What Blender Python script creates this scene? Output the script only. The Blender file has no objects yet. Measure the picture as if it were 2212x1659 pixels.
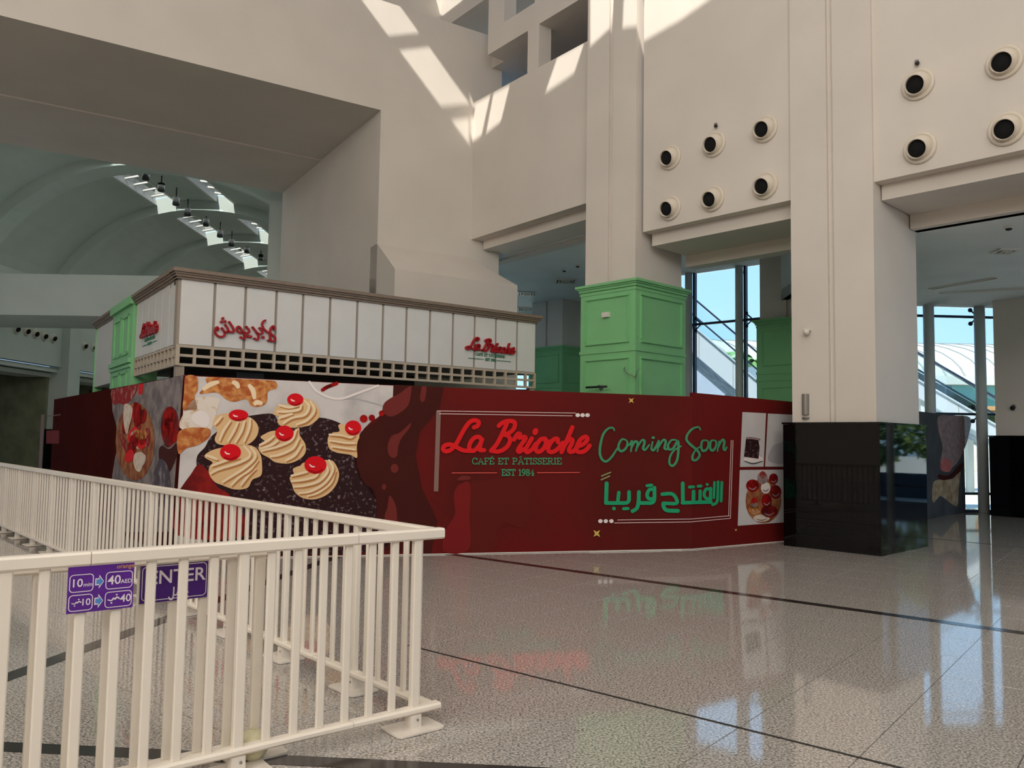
import bpy, math, random
from mathutils import Vector, Matrix
from mathutils.geometry import tessellate_polygon
random.seed(7)
S = bpy.context.scene
COL = S.collection

# ------------------------------------------------------------------ camera
FPX, CX, CY = 1750.0, 1106.0, 829.5
TH = math.atan(120.5 / FPX); RO = math.radians(0.9)
F = Vector((0, math.cos(TH), math.sin(TH)))
_R = Vector((1, 0, 0)); _U = Vector((0, -math.sin(TH), math.cos(TH)))
R = _R * math.cos(RO) + _U * math.sin(RO)
U = _U * math.cos(RO) - _R * math.sin(RO)
CAM = Vector((0, 0, 1.6))
cd = bpy.data.cameras.new('camera'); cam = bpy.data.objects.new('camera', cd); COL.objects.link(cam)
cd.sensor_width = 36.0; cd.lens = 36.0 * FPX / 2212.0; cd.clip_end = 400; cd.clip_start = 0.05
cam.matrix_world = Matrix(((R.x, U.x, -F.x, CAM.x), (R.y, U.y, -F.y, CAM.y), (R.z, U.z, -F.z, CAM.z), (0, 0, 0, 1)))
S.camera = cam

# ------------------------------------------------------------------ sky, sun, hall skylight, added fill lamps
W = bpy.data.worlds.new('sky'); S.world = W; W.use_nodes = True
nt = W.node_tree; nt.nodes.clear()
wo = nt.nodes.new('ShaderNodeOutputWorld'); bg = nt.nodes.new('ShaderNodeBackground')
tc = nt.nodes.new('ShaderNodeTexCoord'); sx = nt.nodes.new('ShaderNodeSeparateXYZ'); cr = nt.nodes.new('ShaderNodeValToRGB')
nt.links.new(tc.outputs['Generated'], sx.inputs[0]); nt.links.new(sx.outputs['Z'], cr.inputs[0])
cr.color_ramp.elements[0].position = 0.0; cr.color_ramp.elements[0].color = (0.42, 0.66, 0.90, 1)
cr.color_ramp.elements[1].position = 0.6; cr.color_ramp.elements[1].color = (0.20, 0.42, 0.78, 1)
nt.links.new(cr.outputs[0], bg.inputs[0]); nt.links.new(bg.outputs[0], wo.inputs[0]); bg.inputs[1].default_value = 1.25
SUND = Vector((0.14, 0.46, -0.87)).normalized()
sl = bpy.data.lights.new('sun', 'SUN'); sl.energy = 5.0; sl.angle = 0.012; sl.color = (1.0, 0.95, 0.86)
so = bpy.data.objects.new('sun', sl); COL.objects.link(so)
so.rotation_mode = 'QUATERNION'; so.rotation_quaternion = SUND.to_track_quat('-Z', 'Y')


def area(name, loc, sx_, sy_, energy, color, direction=(0, 0, -1)):
    l = bpy.data.lights.new(name, 'AREA'); l.shape = 'RECTANGLE'; l.size = sx_; l.size_y = sy_
    l.energy = energy; l.color = color
    o = bpy.data.objects.new(name, l); COL.objects.link(o); o.location = loc
    o.rotation_mode = 'QUATERNION'; o.rotation_quaternion = Vector(direction).to_track_quat('-Z', 'Y')
    return o


area('atrium_fill', (0.0, 3.0, 14.2), 16, 12, 380, (1.0, 0.96, 0.91))  # added fill lamp under the closed roof, standing in for skylight daylight
area('rear_fill', (-3.0, -8.6, 10.5), 22, 6, 1250, (1.0, 0.96, 0.91), (0.0, 1.0, -0.12))  # added fill lamp behind the camera; the back wall has no window
area('hall_skylight', (-14.0, 40.0, 11.6), 2.0, 34, 330, (0.92, 1.0, 0.95))

S.view_settings.view_transform = 'Standard'; S.view_settings.look = 'None'
S.view_settings.gamma = 1.0; S.view_settings.use_curve_mapping = False
S.view_settings.exposure = 0.46
S.cycles.max_bounces = 5; S.cycles.diffuse_bounces = 4; S.cycles.glossy_bounces = 2
S.cycles.use_adaptive_sampling = True; S.cycles.adaptive_threshold = 0.10; S.cycles.adaptive_min_samples = 16
S.cycles.transparent_max_bounces = 8; S.cycles.sample_clamp_indirect = 4.0; S.cycles.caustics_reflective = False
S.cycles.caustics_refractive = False; S.cycles.use_denoising = True


# ------------------------------------------------------------------ helpers
def ray(u, v):
    return (F * FPX + R * (u - CX) - U * (v - CY)).normalized()


def fl(u, v, z=0.0):
    d = ray(u, v); return CAM + d * ((z - CAM.z) / d.z)


def dep(u, v, y):
    d = ray(u, v); return CAM + d * (y / d.y)


class Pl:
    """A vertical plane: origin in plan, unit direction u, normal n; (s, z, off) <-> world."""
    def __init__(self, p, d):
        self.p = Vector((p[0], p[1])); self.u = Vector((d[0], d[1])).normalized(); self.n = Vector((self.u.y, -self.u.x))

    def pix(self, u, v):
        d = ray(u, v); t = (self.p - CAM.xy).dot(self.n) / d.xy.dot(self.n); P = CAM + d * t
        return (P.xy - self.p).dot(self.u), P.z

    def pt(self, s, z, o=0.0):
        q = self.p + self.u * s + self.n * o
        return Vector((q.x, q.y, z))

    def shift(self, o):
        return Pl(self.p + self.n * o, self.u)


class MB:
    def __init__(self):
        self.v = []; self.f = []; self.m = []; self.sm = []

    def add(self, pts, faces, mi=0, smooth=False):
        b = len(self.v); self.v += [Vector(p) for p in pts]
        for q in faces:
            self.f.append([b + i for i in q]); self.m.append(mi); self.sm.append(smooth)
        return self

    def hexa(self, p, mi=0):   # 4 bottom, 4 top
        return self.add(p, [(3, 2, 1, 0), (4, 5, 6, 7), (0, 1, 5, 4), (1, 2, 6, 5), (2, 3, 7, 6), (3, 0, 4, 7)], mi)

    def box(self, a, b, mi=0):
        x0, y0, z0 = a; x1, y1, z1 = b
        return self.hexa([(x0, y0, z0), (x1, y0, z0), (x1, y1, z0), (x0, y1, z0), (x0, y0, z1), (x1, y0, z1), (x1, y1, z1), (x0, y1, z1)], mi)

    def pbox(self, P, s0, s1, z0, z1, o0, o1, mi=0):
        return self.hexa([P.pt(s0, z0, o1), P.pt(s1, z0, o1), P.pt(s1, z0, o0), P.pt(s0, z0, o0),
                          P.pt(s0, z1, o1), P.pt(s1, z1, o1), P.pt(s1, z1, o0), P.pt(s0, z1, o0)], mi)

    def prism(self, A, B, mi=0):   # two matching loops
        n = len(A)
        self.add(list(A) + list(B), [tuple(range(n - 1, -1, -1)), tuple(range(n, 2 * n))] +
                 [(i, (i + 1) % n, n + (i + 1) % n, n + i) for i in range(n)], mi)
        return self

    def plan(self, pts, z0, z1, mi=0):
        return self.prism([(p[0], p[1], z0) for p in pts], [(p[0], p[1], z1) for p in pts], mi)

    def tube(self, pts, r, k=8, mi=0):
        pts = [Vector(p) for p in pts]; rings = []
        for i, p in enumerate(pts):
            d = (pts[min(i + 1, len(pts) - 1)] - pts[max(i - 1, 0)]).normalized()
            a = d.orthogonal().normalized() if i == 0 else (rings[-1][1] - d * rings[-1][1].dot(d)).normalized()
            rr = r[i] if isinstance(r, (list, tuple)) else r
            rings.append(([p + (a * math.cos(2 * math.pi * j / k) + d.cross(a) * math.sin(2 * math.pi * j / k)) * rr for j in range(k)], a))
        vs = [q for g, _ in rings for q in g]; n = len(rings)
        fs = [(i * k + j, i * k + (j + 1) % k, (i + 1) * k + (j + 1) % k, (i + 1) * k + j) for i in range(n - 1) for j in range(k)]
        fs += [tuple(range(k - 1, -1, -1)), tuple((n - 1) * k + j for j in range(k))]
        return self.add(vs, fs, mi, True)

    def lathe(self, prof, o=(0, 0, 0), axis=(0, 0, 1), k=24, mi=0, cap=True):
        o = Vector(o); ax = Vector(axis).normalized(); a = ax.orthogonal().normalized(); b = ax.cross(a)
        vs = [o + ax * h + (a * math.cos(2 * math.pi * j / k) + b * math.sin(2 * math.pi * j / k)) * r for r, h in prof for j in range(k)]
        n = len(prof)
        fs = [(i * k + j, i * k + (j + 1) % k, (i + 1) * k + (j + 1) % k, (i + 1) * k + j) for i in range(n - 1) for j in range(k)]
        if cap:
            fs += [tuple(range(k - 1, -1, -1)), tuple((n - 1) * k + j for j in range(k))]
        return self.add(vs, fs, mi, True)

    def mesh(self, name, off=Vector((0, 0, 0)), mats=()):
        me = bpy.data.meshes.new(name)
        me.from_pydata([tuple(p - off) for p in self.v], [], self.f)
        for m in mats:
            me.materials.append(M[m])
        for p, mi, s in zip(me.polygons, self.m, self.sm):
            p.material_index = mi; p.use_smooth = s
        me.update(); return me


def wloc(o):
    v = Vector((0, 0, 0))
    while o:
        v += o.location; o = o.parent
    return v


def tag(o, label=None, cat=None, group=None, kind=None):
    if label: o['label'] = label
    if cat: o['category'] = cat
    if group: o['group'] = group
    if kind: o['kind'] = kind
    return o


def obj(name, mb, mats, parent=None, base=None):
    """One mesh object; with no parent its origin sits at base (default: bottom centre)."""
    if isinstance(mats, str): mats = (mats,)
    if parent is not None:
        off = wloc(parent); loc = Vector((0, 0, 0))
    else:
        xs = [p.x for p in mb.v]; ys = [p.y for p in mb.v]; zs = [p.z for p in mb.v]
        off = Vector(base) if base else Vector(((min(xs) + max(xs)) / 2, (min(ys) + max(ys)) / 2, min(zs))); loc = off
    o = bpy.data.objects.new(name, mb.mesh(name, off, mats)); COL.objects.link(o)
    o.location = loc; o.parent = parent
    return o


def thing(name, label, cat, loc, group=None, kind=None):
    o = bpy.data.objects.new(name, None); COL.objects.link(o); o.location = loc; o.empty_display_size = 0.1
    return tag(o, label, cat, group, kind)


def place(name, mesh, loc, parent=None, rot=None):
    o = bpy.data.objects.new(name, mesh); COL.objects.link(o); o.parent = parent
    o.location = Vector(loc) - (wloc(parent) if parent else Vector((0, 0, 0)))
    if rot is not None:
        o.rotation_mode = 'QUATERNION'; o.rotation_quaternion = rot
    return o


def copy_tree(o, loc, label=None, parent=None):
    c = o.copy(); COL.objects.link(c)
    if parent is None:
        c.location = loc
    c.parent = parent
    if label: c['label'] = label
    for ch in list(o.children):
        copy_tree(ch, None, None, c)
    return c


# ------------------------------------------------------------------ materials
M = {}


def srgb(c):
    return tuple(((x / 255) / 12.92 if x / 255 <= 0.04045 else ((x / 255 + 0.055) / 1.055) ** 2.4) for x in c) + (1,)


def mat(name, rgb, rough=0.6, metal=0.0, spec=0.5, noise=0.0, nscale=8.0, bump=0.0, bscale=60.0, rgb2=None, lo=0.35, hi=0.65, ior=None, emit=0.0):
    m = bpy.data.materials.new(name); m.use_nodes = True; M[name] = m
    t = m.node_tree; b = t.nodes['Principled BSDF']
    c = srgb(rgb); b.inputs['Base Color'].default_value = c
    b.inputs['Roughness'].default_value = rough; b.inputs['Metallic'].default_value = metal
    b.inputs['Specular IOR Level'].default_value = spec
    if ior: b.inputs['IOR'].default_value = ior
    g = t.nodes.new('ShaderNodeNewGeometry')
    if noise or rgb2:
        n = t.nodes.new('ShaderNodeTexNoise'); n.inputs['Scale'].default_value = nscale; n.inputs['Detail'].default_value = 4
        t.links.new(g.outputs['Position'], n.inputs['Vector'])
        r = t.nodes.new('ShaderNodeValToRGB'); t.links.new(n.outputs['Fac'], r.inputs[0])
        r.color_ramp.elements[0].position = lo; r.color_ramp.elements[1].position = hi
        if rgb2:
            r.color_ramp.elements[0].color = c; r.color_ramp.elements[1].color = srgb(rgb2)
        else:
            r.color_ramp.elements[0].color = tuple(x * (1 - noise) for x in c[:3]) + (1,)
            r.color_ramp.elements[1].color = tuple(min(1, x * (1 + noise)) for x in c[:3]) + (1,)
        t.links.new(r.outputs[0], b.inputs['Base Color'])
    if bump:
        n2 = t.nodes.new('ShaderNodeTexNoise'); n2.inputs['Scale'].default_value = bscale; n2.inputs['Detail'].default_value = 3
        t.links.new(g.outputs['Position'], n2.inputs['Vector'])
        bp = t.nodes.new('ShaderNodeBump'); bp.inputs['Strength'].default_value = bump; bp.inputs['Distance'].default_value = 0.01
        t.links.new(n2.outputs['Fac'], bp.inputs['Height']); t.links.new(bp.outputs[0], b.inputs['Normal'])
    if emit:
        b.inputs['Emission Color'].default_value = c; b.inputs['Emission Strength'].default_value = emit
    return m


def glass(name, tint, refl=0.5):
    m = bpy.data.materials.new(name); m.use_nodes = True; M[name] = m
    t = m.node_tree; t.nodes.clear()
    o = t.nodes.new('ShaderNodeOutputMaterial'); mx = t.nodes.new('ShaderNodeMixShader')
    tr = t.nodes.new('ShaderNodeBsdfTransparent'); gl = t.nodes.new('ShaderNodeBsdfGlossy'); fr = t.nodes.new('ShaderNodeFresnel')
    fr.inputs[0].default_value = 1.0 + refl; tr.inputs[0].default_value = tint; gl.inputs['Roughness'].default_value = 0.0
    t.links.new(fr.outputs[0], mx.inputs[0]); t.links.new(tr.outputs[0], mx.inputs[1]); t.links.new(gl.outputs[0], mx.inputs[2])
    t.links.new(mx.outputs[0], o.inputs[0])


mat('cream', (222, 214, 204), 0.75, noise=0.03, nscale=0.8)
mat('cream_joint', (196, 176, 160), 0.8)
mat('ceiling_white', (236, 240, 238), 0.8, noise=0.03, nscale=1.0)
mat('ceiling_seam', (150, 152, 150), 0.8)
mat('hall_plaster', (200, 208, 200), 0.8, noise=0.04, nscale=0.6)
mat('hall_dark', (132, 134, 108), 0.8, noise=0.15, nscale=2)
mat('hall_black', (24, 22, 24), 0.5)
mat('black_granite', (5, 6, 8), 0.03, spec=0.36, noise=0.4, nscale=40)
mat('fence_white', (244, 235, 221), 0.35, noise=0.02, nscale=3)
mat('foot_white', (232, 224, 213), 0.45, noise=0.06, nscale=14)
mat('green_paint', (134, 202, 140), 0.5, noise=0.03, nscale=2)
mat('panel_white', (222, 222, 220), 0.3, noise=0.02, nscale=3)
mat('panel_trim', (158, 146, 132), 0.5)
mat('lattice_trim', (190, 176, 158), 0.5)
mat('cornice_brown', (132, 116, 102), 0.5, noise=0.05, nscale=10)
mat('kiosk_dark', (58, 46, 44), 0.7)
mat('kiosk_soffit', (72, 76, 70), 0.8)
mat('sign_red', (168, 8, 24), 0.35)
mat('sign_green', (60, 132, 100), 0.5)
mat('steel', (206, 212, 210), 0.4)
mat('steel_dark', (40, 56, 76), 0.5, metal=0.3)
mat('black_part', (22, 22, 24), 0.5)
mat('throat_black', (6, 6, 7), 0.9)
mat('nozzle_white', (224, 214, 198), 0.45)
mat('plastic_white', (226, 222, 212), 0.4)
mat('metal_grey', (150, 146, 140), 0.35, metal=0.5)
mat('purple', (92, 34, 146), 0.35, noise=0.06, nscale=9)
mat('purple_dark', (70, 22, 120), 0.35)
mat('sign_white', (236, 226, 236), 0.4)
mat('sign_orange', (206, 150, 96), 0.4)
mat('sign_blue', (86, 140, 206), 0.4)
mat('ball_green', (214, 208, 172), 0.3, noise=0.08, nscale=30)
mat('band_dark', (52, 46, 44), 0.12, spec=0.5, noise=0.15, nscale=12)
mat('joint_dark', (40, 36, 34), 0.5)
glass('window_glass', (0.93, 0.97, 0.97, 1), 0.45)
glass('blue_glass', (0.07, 0.20, 0.36, 1), 0.15)
glass('navy_glass', (0.04, 0.10, 0.16, 1), 0.15)
# print colours
mat('maroon', (106, 25, 23), 0.65, spec=0.1, rgb2=(90, 27, 23), nscale=0.45, lo=0.42, hi=0.6)
mat('choc', (70, 26, 22), 0.65, spec=0.1, noise=0.05, nscale=1.5)
mat('choc_light', (116, 46, 42), 0.65, spec=0.1)
mat('choc_band', (124, 32, 32), 0.65, spec=0.1)
mat('choc_brown', (98, 30, 24), 0.65, spec=0.1)
mat('print_red', (226, 34, 38), 0.65, spec=0.1)
mat('print_green', (70, 150, 108), 0.65, spec=0.1)
mat('print_green2', (40, 162, 112), 0.65, spec=0.1)
mat('print_olive', (150, 160, 110), 0.65, spec=0.1)
mat('print_line', (224, 190, 186), 0.65, spec=0.1)
mat('print_redline', (226, 92, 84), 0.65, spec=0.1)
mat('print_bar', (140, 112, 104), 0.65, spec=0.1)
mat('print_white', (238, 228, 224), 0.65, spec=0.1)
mat('print_gold', (214, 186, 96), 0.65, spec=0.1)
mat('marble', (214, 208, 206), 0.65, spec=0.1, rgb2=(186, 180, 178), nscale=2.4, lo=0.45, hi=0.75)
mat('cake_dark', (50, 28, 30), 0.65, spec=0.1, rgb2=(132, 114, 120), nscale=22, lo=0.57, hi=0.72)
mat('cake_red', (150, 34, 30), 0.65, spec=0.1, rgb2=(90, 22, 24), nscale=5)
mat('cream_tan', (230, 190, 140), 0.65, spec=0.1)
mat('cream_light', (246, 222, 186), 0.65, spec=0.1)
mat('cream_shade', (186, 128, 76), 0.65, spec=0.1)
mat('cherry_red', (222, 22, 34), 0.65, spec=0.1)
mat('cherry_dark', (170, 10, 22), 0.65, spec=0.1)
mat('cherry_glint', (250, 214, 214), 0.65, spec=0.1)
mat('waffle', (176, 92, 48), 0.65, spec=0.1, rgb2=(222, 160, 96), nscale=11, lo=0.4, hi=0.66)
mat('powder', (230, 218, 206), 0.65, spec=0.1, rgb2=(206, 168, 120), nscale=11, lo=0.5, hi=0.72)
mat('stone_grey', (150, 142, 142), 0.9, spec=0.03, rgb2=(116, 110, 114), nscale=5, lo=0.4, hi=0.62)
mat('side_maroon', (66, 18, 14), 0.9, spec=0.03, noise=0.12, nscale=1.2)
mat('side_red', (150, 34, 32), 0.65, spec=0.1, rgb2=(190, 160, 150), nscale=7, lo=0.55, hi=0.75)
mat('berry', (176, 24, 22), 0.8, spec=0.1, rgb2=(96, 12, 14), nscale=6)
mat('plate_tan', (176, 122, 80), 0.65, spec=0.1, rgb2=(130, 66, 44), nscale=6)
mat('plum', (86, 78, 88), 0.65, spec=0.1, rgb2=(150, 146, 152), nscale=7, lo=0.5, hi=0.7)
mat('photo_grey', (206, 202, 202), 0.65, spec=0.1, noise=0.04, nscale=3)
mat('photo_shade', (176, 172, 176), 0.65, spec=0.1)
mat('photo_dark', (78, 82, 86), 0.65, spec=0.1, noise=0.15, nscale=2)
mat('photo_pink', (170, 140, 136), 0.65, spec=0.1, rgb2=(128, 118, 120), nscale=9)
mat('photo_rose', (190, 110, 108), 0.65, spec=0.1, noise=0.15, nscale=8)
mat('photo_cream', (196, 178, 150), 0.65, spec=0.1, rgb2=(150, 120, 90), nscale=6)
# outdoors
mat('hall_roof_white', (204, 204, 198), 0.6, noise=0.02)
mat('roof_seam', (160, 160, 152), 0.6)
mat('teal_glazing', (96, 172, 176), 0.2, noise=0.08, nscale=0.6)
mat('pale_stone', (214, 206, 180), 0.8, noise=0.05, nscale=0.7)
mat('escalator_side', (196, 204, 210), 0.5)
mat('escalator_dark', (120, 136, 156), 0.5, rgb2=(176, 190, 200), nscale=3)
mat('orange_trim', (214, 150, 100), 0.6)
mat('palm_leaf', (118, 160, 92), 0.6, noise=0.2, nscale=5)
mat('palm_trunk', (120, 96, 70), 0.9, noise=0.2, nscale=9)
mat('tree_leaf', (58, 96, 44), 0.7, rgb2=(150, 176, 90), nscale=1.6)
mat('planter_blue', (70, 96, 120), 0.7)
mat('paving', (226, 222, 208), 0.8, noise=0.05, nscale=0.8)

# polished speckled granite for the floor, with dark joints that follow the tile grid on the base slab
E1 = Vector((0.776, -0.631)).normalized(); E2 = Vector((-E1.y, E1.x)); TS = 0.648; J0 = 4.47


def granite(name, joints):
    m = bpy.data.materials.new(name); m.use_nodes = True; M[name] = m
    t = m.node_tree; b = t.nodes['Principled BSDF']
    g = t.nodes.new('ShaderNodeNewGeometry')
    n1 = t.nodes.new('ShaderNodeTexNoise'); n1.inputs['Scale'].default_value = 70; n1.inputs['Detail'].default_value = 5; n1.inputs['Roughness'].default_value = 0.7
    n2 = t.nodes.new('ShaderNodeTexVoronoi'); n2.inputs['Scale'].default_value = 110
    n3 = t.nodes.new('ShaderNodeTexNoise'); n3.inputs['Scale'].default_value = 1.1
    for n in (n1, n2, n3): t.links.new(g.outputs['Position'], n.inputs['Vector'])
    r = t.nodes.new('ShaderNodeValToRGB'); t.links.new(n1.outputs['Fac'], r.inputs[0])
    e = r.color_ramp.elements; e[0].position = 0.36; e[0].color = srgb((66, 64, 64)); e[1].position = 0.62; e[1].color = srgb((222, 215, 206))
    k = e.new(0.47); k.color = srgb((166, 160, 153))
    r2 = t.nodes.new('ShaderNodeValToRGB'); t.links.new(n2.outputs['Color'], r2.inputs[0])
    r2.color_ramp.elements[0].position = 0.1; r2.color_ramp.elements[0].color = (0.45, 0.43, 0.42, 1); r2.color_ramp.elements[1].position = 0.3; r2.color_ramp.elements[1].color = (1, 1, 1, 1)
    mx = t.nodes.new('ShaderNodeMix'); mx.data_type = 'RGBA'; mx.blend_type = 'MULTIPLY'; mx.inputs[0].default_value = 0.6
    t.links.new(r.outputs[0], mx.inputs[6]); t.links.new(r2.outputs[0], mx.inputs[7])
    out = mx.outputs[2]
    if joints:
        mp = t.nodes.new('ShaderNodeMapping'); mp.vector_type = 'POINT'
        mp.inputs['Rotation'].default_value = (0, 0, -math.atan2(E1.y, E1.x)); mp.inputs['Location'].default_value = (0, -J0, 0)
        br = t.nodes.new('ShaderNodeTexBrick'); br.offset = 0; br.inputs['Scale'].default_value = 1.0
        br.inputs['Mortar Size'].default_value = 0.003; br.inputs['Brick Width'].default_value = TS; br.inputs['Row Height'].default_value = TS
        t.links.new(g.outputs['Position'], mp.inputs[0]); t.links.new(mp.outputs[0], br.inputs['Vector'])
        m2 = t.nodes.new('ShaderNodeMix'); m2.data_type = 'RGBA'; t.links.new(br.outputs['Fac'], m2.inputs[0])
        t.links.new(out, m2.inputs[6]); m2.inputs[7].default_value = srgb((96, 90, 86)); out = m2.outputs[2]
    t.links.new(out, b.inputs['Base Color'])
    b.inputs['Roughness'].default_value = 0.055; b.inputs['IOR'].default_value = 1.75; b.inputs['Specular IOR Level'].default_value = 0.5
    return m


granite('granite', False); granite('granite_base', True)

# ------------------------------------------------------------------ key planes of the building
PED = fl(1904, 1202).xy                                  # front corner of the black pedestal
T = Vector((0.688, -0.725)).normalized()                 # along the arcade, to the right
P2 = Pl(PED, T)                                          # the arcade front
BACK = -P2.n
JN = Vector((-1.05, 19.4))                               # corner where arcade and portal wall meet
P1 = Pl(JN, Vector((1.546, 16.123)) - JN)
WL = Pl(JN, (0.843, 0.537))                              # wall with the great portal
CEIL = 5.10; CEIL2 = 6.2                                # right and left aisle ceilings

# ------------------------------------------------------------------ floor
fb = MB(); fb.box((-60, -16, -0.3), (60, 21.5, -0.003)); fb.box((-60, 21.5, -0.3), (-4.0, 75, -0.003)); fb.box((-4.0, 21.5, -0.3), (3.9, 31.0, -0.003))
floor = obj('floor', fb, 'granite_base', base=(0, 0, 0)); tag(floor, 'polished speckled grey granite floor with dark bands', 'floor', kind='structure')
tm = MB(); g = 0.0025; h = TS / 2 - g
a, b = E1 * h, E2 * h
q = [(-a - b), (a - b), (a + b), (-a + b)]; c_ = 0.985
tm.hexa([(p.x, p.y, 0) for p in q] + [(p.x * c_ + 0, p.y * c_, 0.003) for p in q])
tm.v[4:] = [Vector((p.x * 0.997, p.y * 0.997, 0.003)) for p in q]
tmesh = tm.mesh('tile', mats=('granite',))
cells = []
for i in range(-24, 30):
    for j in range(-10, 26):
        p = E1 * ((i + 0.5) * TS) + E2 * (J0 + (j + 0.5) * TS)
        if p.y < 3.3 or p.y > 15: continue
        if abs(p.x) > 0.64 * p.y + 0.5: continue
        if p.y > 11.2 + 0.25 * p.x and p.x < 3.4: continue        # behind the hoarding
        if p.y > 10.6 + 1.2 * (-4.3 - p.x) and p.x < -4.0: continue
        cells.append((p.length, p))
cells.sort(key=lambda c: c[0])
for _, p in cells[:300]:
    place('tile', tmesh, (p.x, p.y, -0.003), floor)


def band(name, A, B, w, mname, z=0.0022, ext=(0, 0)):
    A = Vector((A.x, A.y)); B = Vector((B.x, B.y)); d = (B - A).normalized(); A = A - d * ext[0]; B = B + d * ext[1]; k = Vector((-d.y, d.x)) * w / 2
    return obj(name, MB().plan([A - k, B - k, B + k, A + k], 0.0001, z), mname, floor)


band('granite_band', fl(990, 1199.5), fl(2068, 1348), 0.13, 'band_dark', ext=(6, 9))
band('expansion_joint', fl(920, 1404), fl(1700, 1598), 0.022, 'joint_dark', ext=(0.2, 4))
band('granite_band', fl(87, 1437), fl(425, 1313), 0.15, 'band_dark', ext=(4, 3.5))
band('granite_band', fl(0, 1613), fl(900, 1656), 0.12, 'band_dark', ext=(3, 6))
band('expansion_joint', fl(2010, 1163), fl(2212, 1183), 0.05, 'joint_dark', ext=(0, 3))

# ------------------------------------------------------------------ arcade: pillars


def rect(c, w, d, grow=0.0):
    """Plan rectangle: c = front right corner, w along the arcade to the left, d backwards."""
    c = c + T * grow - BACK * grow; w += 2 * grow; d += 2 * grow
    return [c - T * w, c, c + BACK * d, c - T * w + BACK * d]


def shaft_plan(c, w, d, gr=0.05, gd=0.055):
    m = -w / 2
    pts = [(-w, 0), (m - gr, 0), (m - gr, gd), (m + gr, gd), (m + gr, 0), (0, 0), (0, d), (-w, d)]
    return [c + T * x + BACK * y for x, y in pts]


def pillar(label, corner, w, d, z0, z1, ped=None):
    base = (corner - T * w / 2 + BACK * d / 2)
    t = thing('pillar', label, 'pillar', (base.x, base.y, 0), kind='structure')
    obj('shaft', MB().plan(shaft_plan(corner, w, d), z0, z1), 'cream', t)
    if ped:
        pc, pw, pd, pz = ped
        b = MB()
        pl = rect(pc, pw, pd)
        b.plan(pl, 0, pz - 0.03); pe = obj('pedestal', b, 'black_granite', t)
        obj('cap', MB().plan(rect(pc, pw, pd, 0.015), pz - 0.028, pz), 'black_granite', t)
    return t


c2 = PED - T * 0.07 + BACK * 0.07
pil2 = pillar('cream pillar on the big black granite pedestal beside the hoarding', c2, 1.32, 1.66, 1.9, 14.4, (PED, 1.514, 1.815, 1.945))
c1 = P2.pt(-4.489, 0).xy
pil1 = pillar('cream pillar rising out of the bright green panelled casing', c1, 1.25, 1.5, 3.0, 14.4)
q3 = fl(2142, 1113).xy
pil3 = pillar('cream pillar on a black pedestal at the right edge by the windows', q3 + T * 1.55 + BACK * 0.02, 1.42, 1.4, 1.85, CEIL + 0.1, (q3 + T * 1.65 - BACK * 0.06, 1.65, 1.6, 1.88))


def green_case(label, corner, w, d, zt, mids, frames, pname='pillar_casing', inset=0.06):
    """Green panelled casing round a pillar, with cornice, mid rail and raised frames on its two visible faces."""
    gc = corner + T * inset - BACK * inset
    W_, D_ = w + 2 * inset, d + 2 * inset
    base = gc - T * W_ / 2 + BACK * D_ / 2
    t = thing(pname, label, 'panelling', (base.x, base.y, 0))
    out = rect(gc, W_, D_)
    inn = rect(corner, w, d, 0.002)
    b = MB()
    for i in range(4):
        j = (i + 1) % 4
        b.hexa([(out[i].x, out[i].y, 0.003), (out[j].x, out[j].y, 0.003), (inn[j].x, inn[j].y, 0.003), (inn[i].x, inn[i].y, 0.003),
                (out[i].x, out[i].y, zt), (out[j].x, out[j].y, zt), (inn[j].x, inn[j].y, zt), (inn[i].x, inn[i].y, zt)])
    obj('casing', b, 'green_paint', t)
    cb = MB()
    for z0, z1, gr in ((zt - 0.20, zt - 0.15, 0.012), (zt - 0.13, zt - 0.08, 0.03), (zt - 0.08, zt - 0.05, 0.055), (zt - 0.05, zt, 0.085)):
        o2 = rect(gc, W_, D_, gr)
        for i in range(4):
            j = (i + 1) % 4
            cb.hexa([(o2[i].x, o2[i].y, z0), (o2[j].x, o2[j].y, z0), (inn[j].x, inn[j].y, z0), (inn[i].x, inn[i].y, z0),
                     (o2[i].x, o2[i].y, z1), (o2[j].x, o2[j].y, z1), (inn[j].x, inn[j].y, z1), (inn[i].x, inn[i].y, z1)])
    obj('cornice', cb, 'green_paint', t)
    fr = Pl(gc - T * W_, T)                        # front face
    sd = Pl(gc, BACK)                              # right side face: u = BACK, n = (u.y,-u.x)
    for z in mids:
        m = MB()
        m.pbox(fr, -0.012, W_ + 0.012, z - 0.03, z + 0.03, 0.0, 0.018); m.pbox(sd, 0, D_, z - 0.03, z + 0.03, 0.0, 0.018)
        obj('mid_rail', m, 'green_paint', t)
    for P, L in ((fr, W_), (sd, D_)):
        for z0, z1 in frames:
            m = MB(); e = 0.13; k = 0.05
            for (s0, s1, a0, a1) in ((e, L - e, z0, z0 + k), (e, L - e, z1 - k, z1), (e, e + k, z0 + k, z1 - k), (L - e - k, L - e, z0 + k, z1 - k)):
                m.pbox(P, s0, s1, a0, a1, 0.0, 0.016); m.pbox(P, s0 + 0.012, s1 - 0.012, a0 + 0.012, a1 - 0.012, 0.016, 0.034)
            obj('raised_frame', m, 'green_paint', t)
    return t, fr, sd


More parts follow.
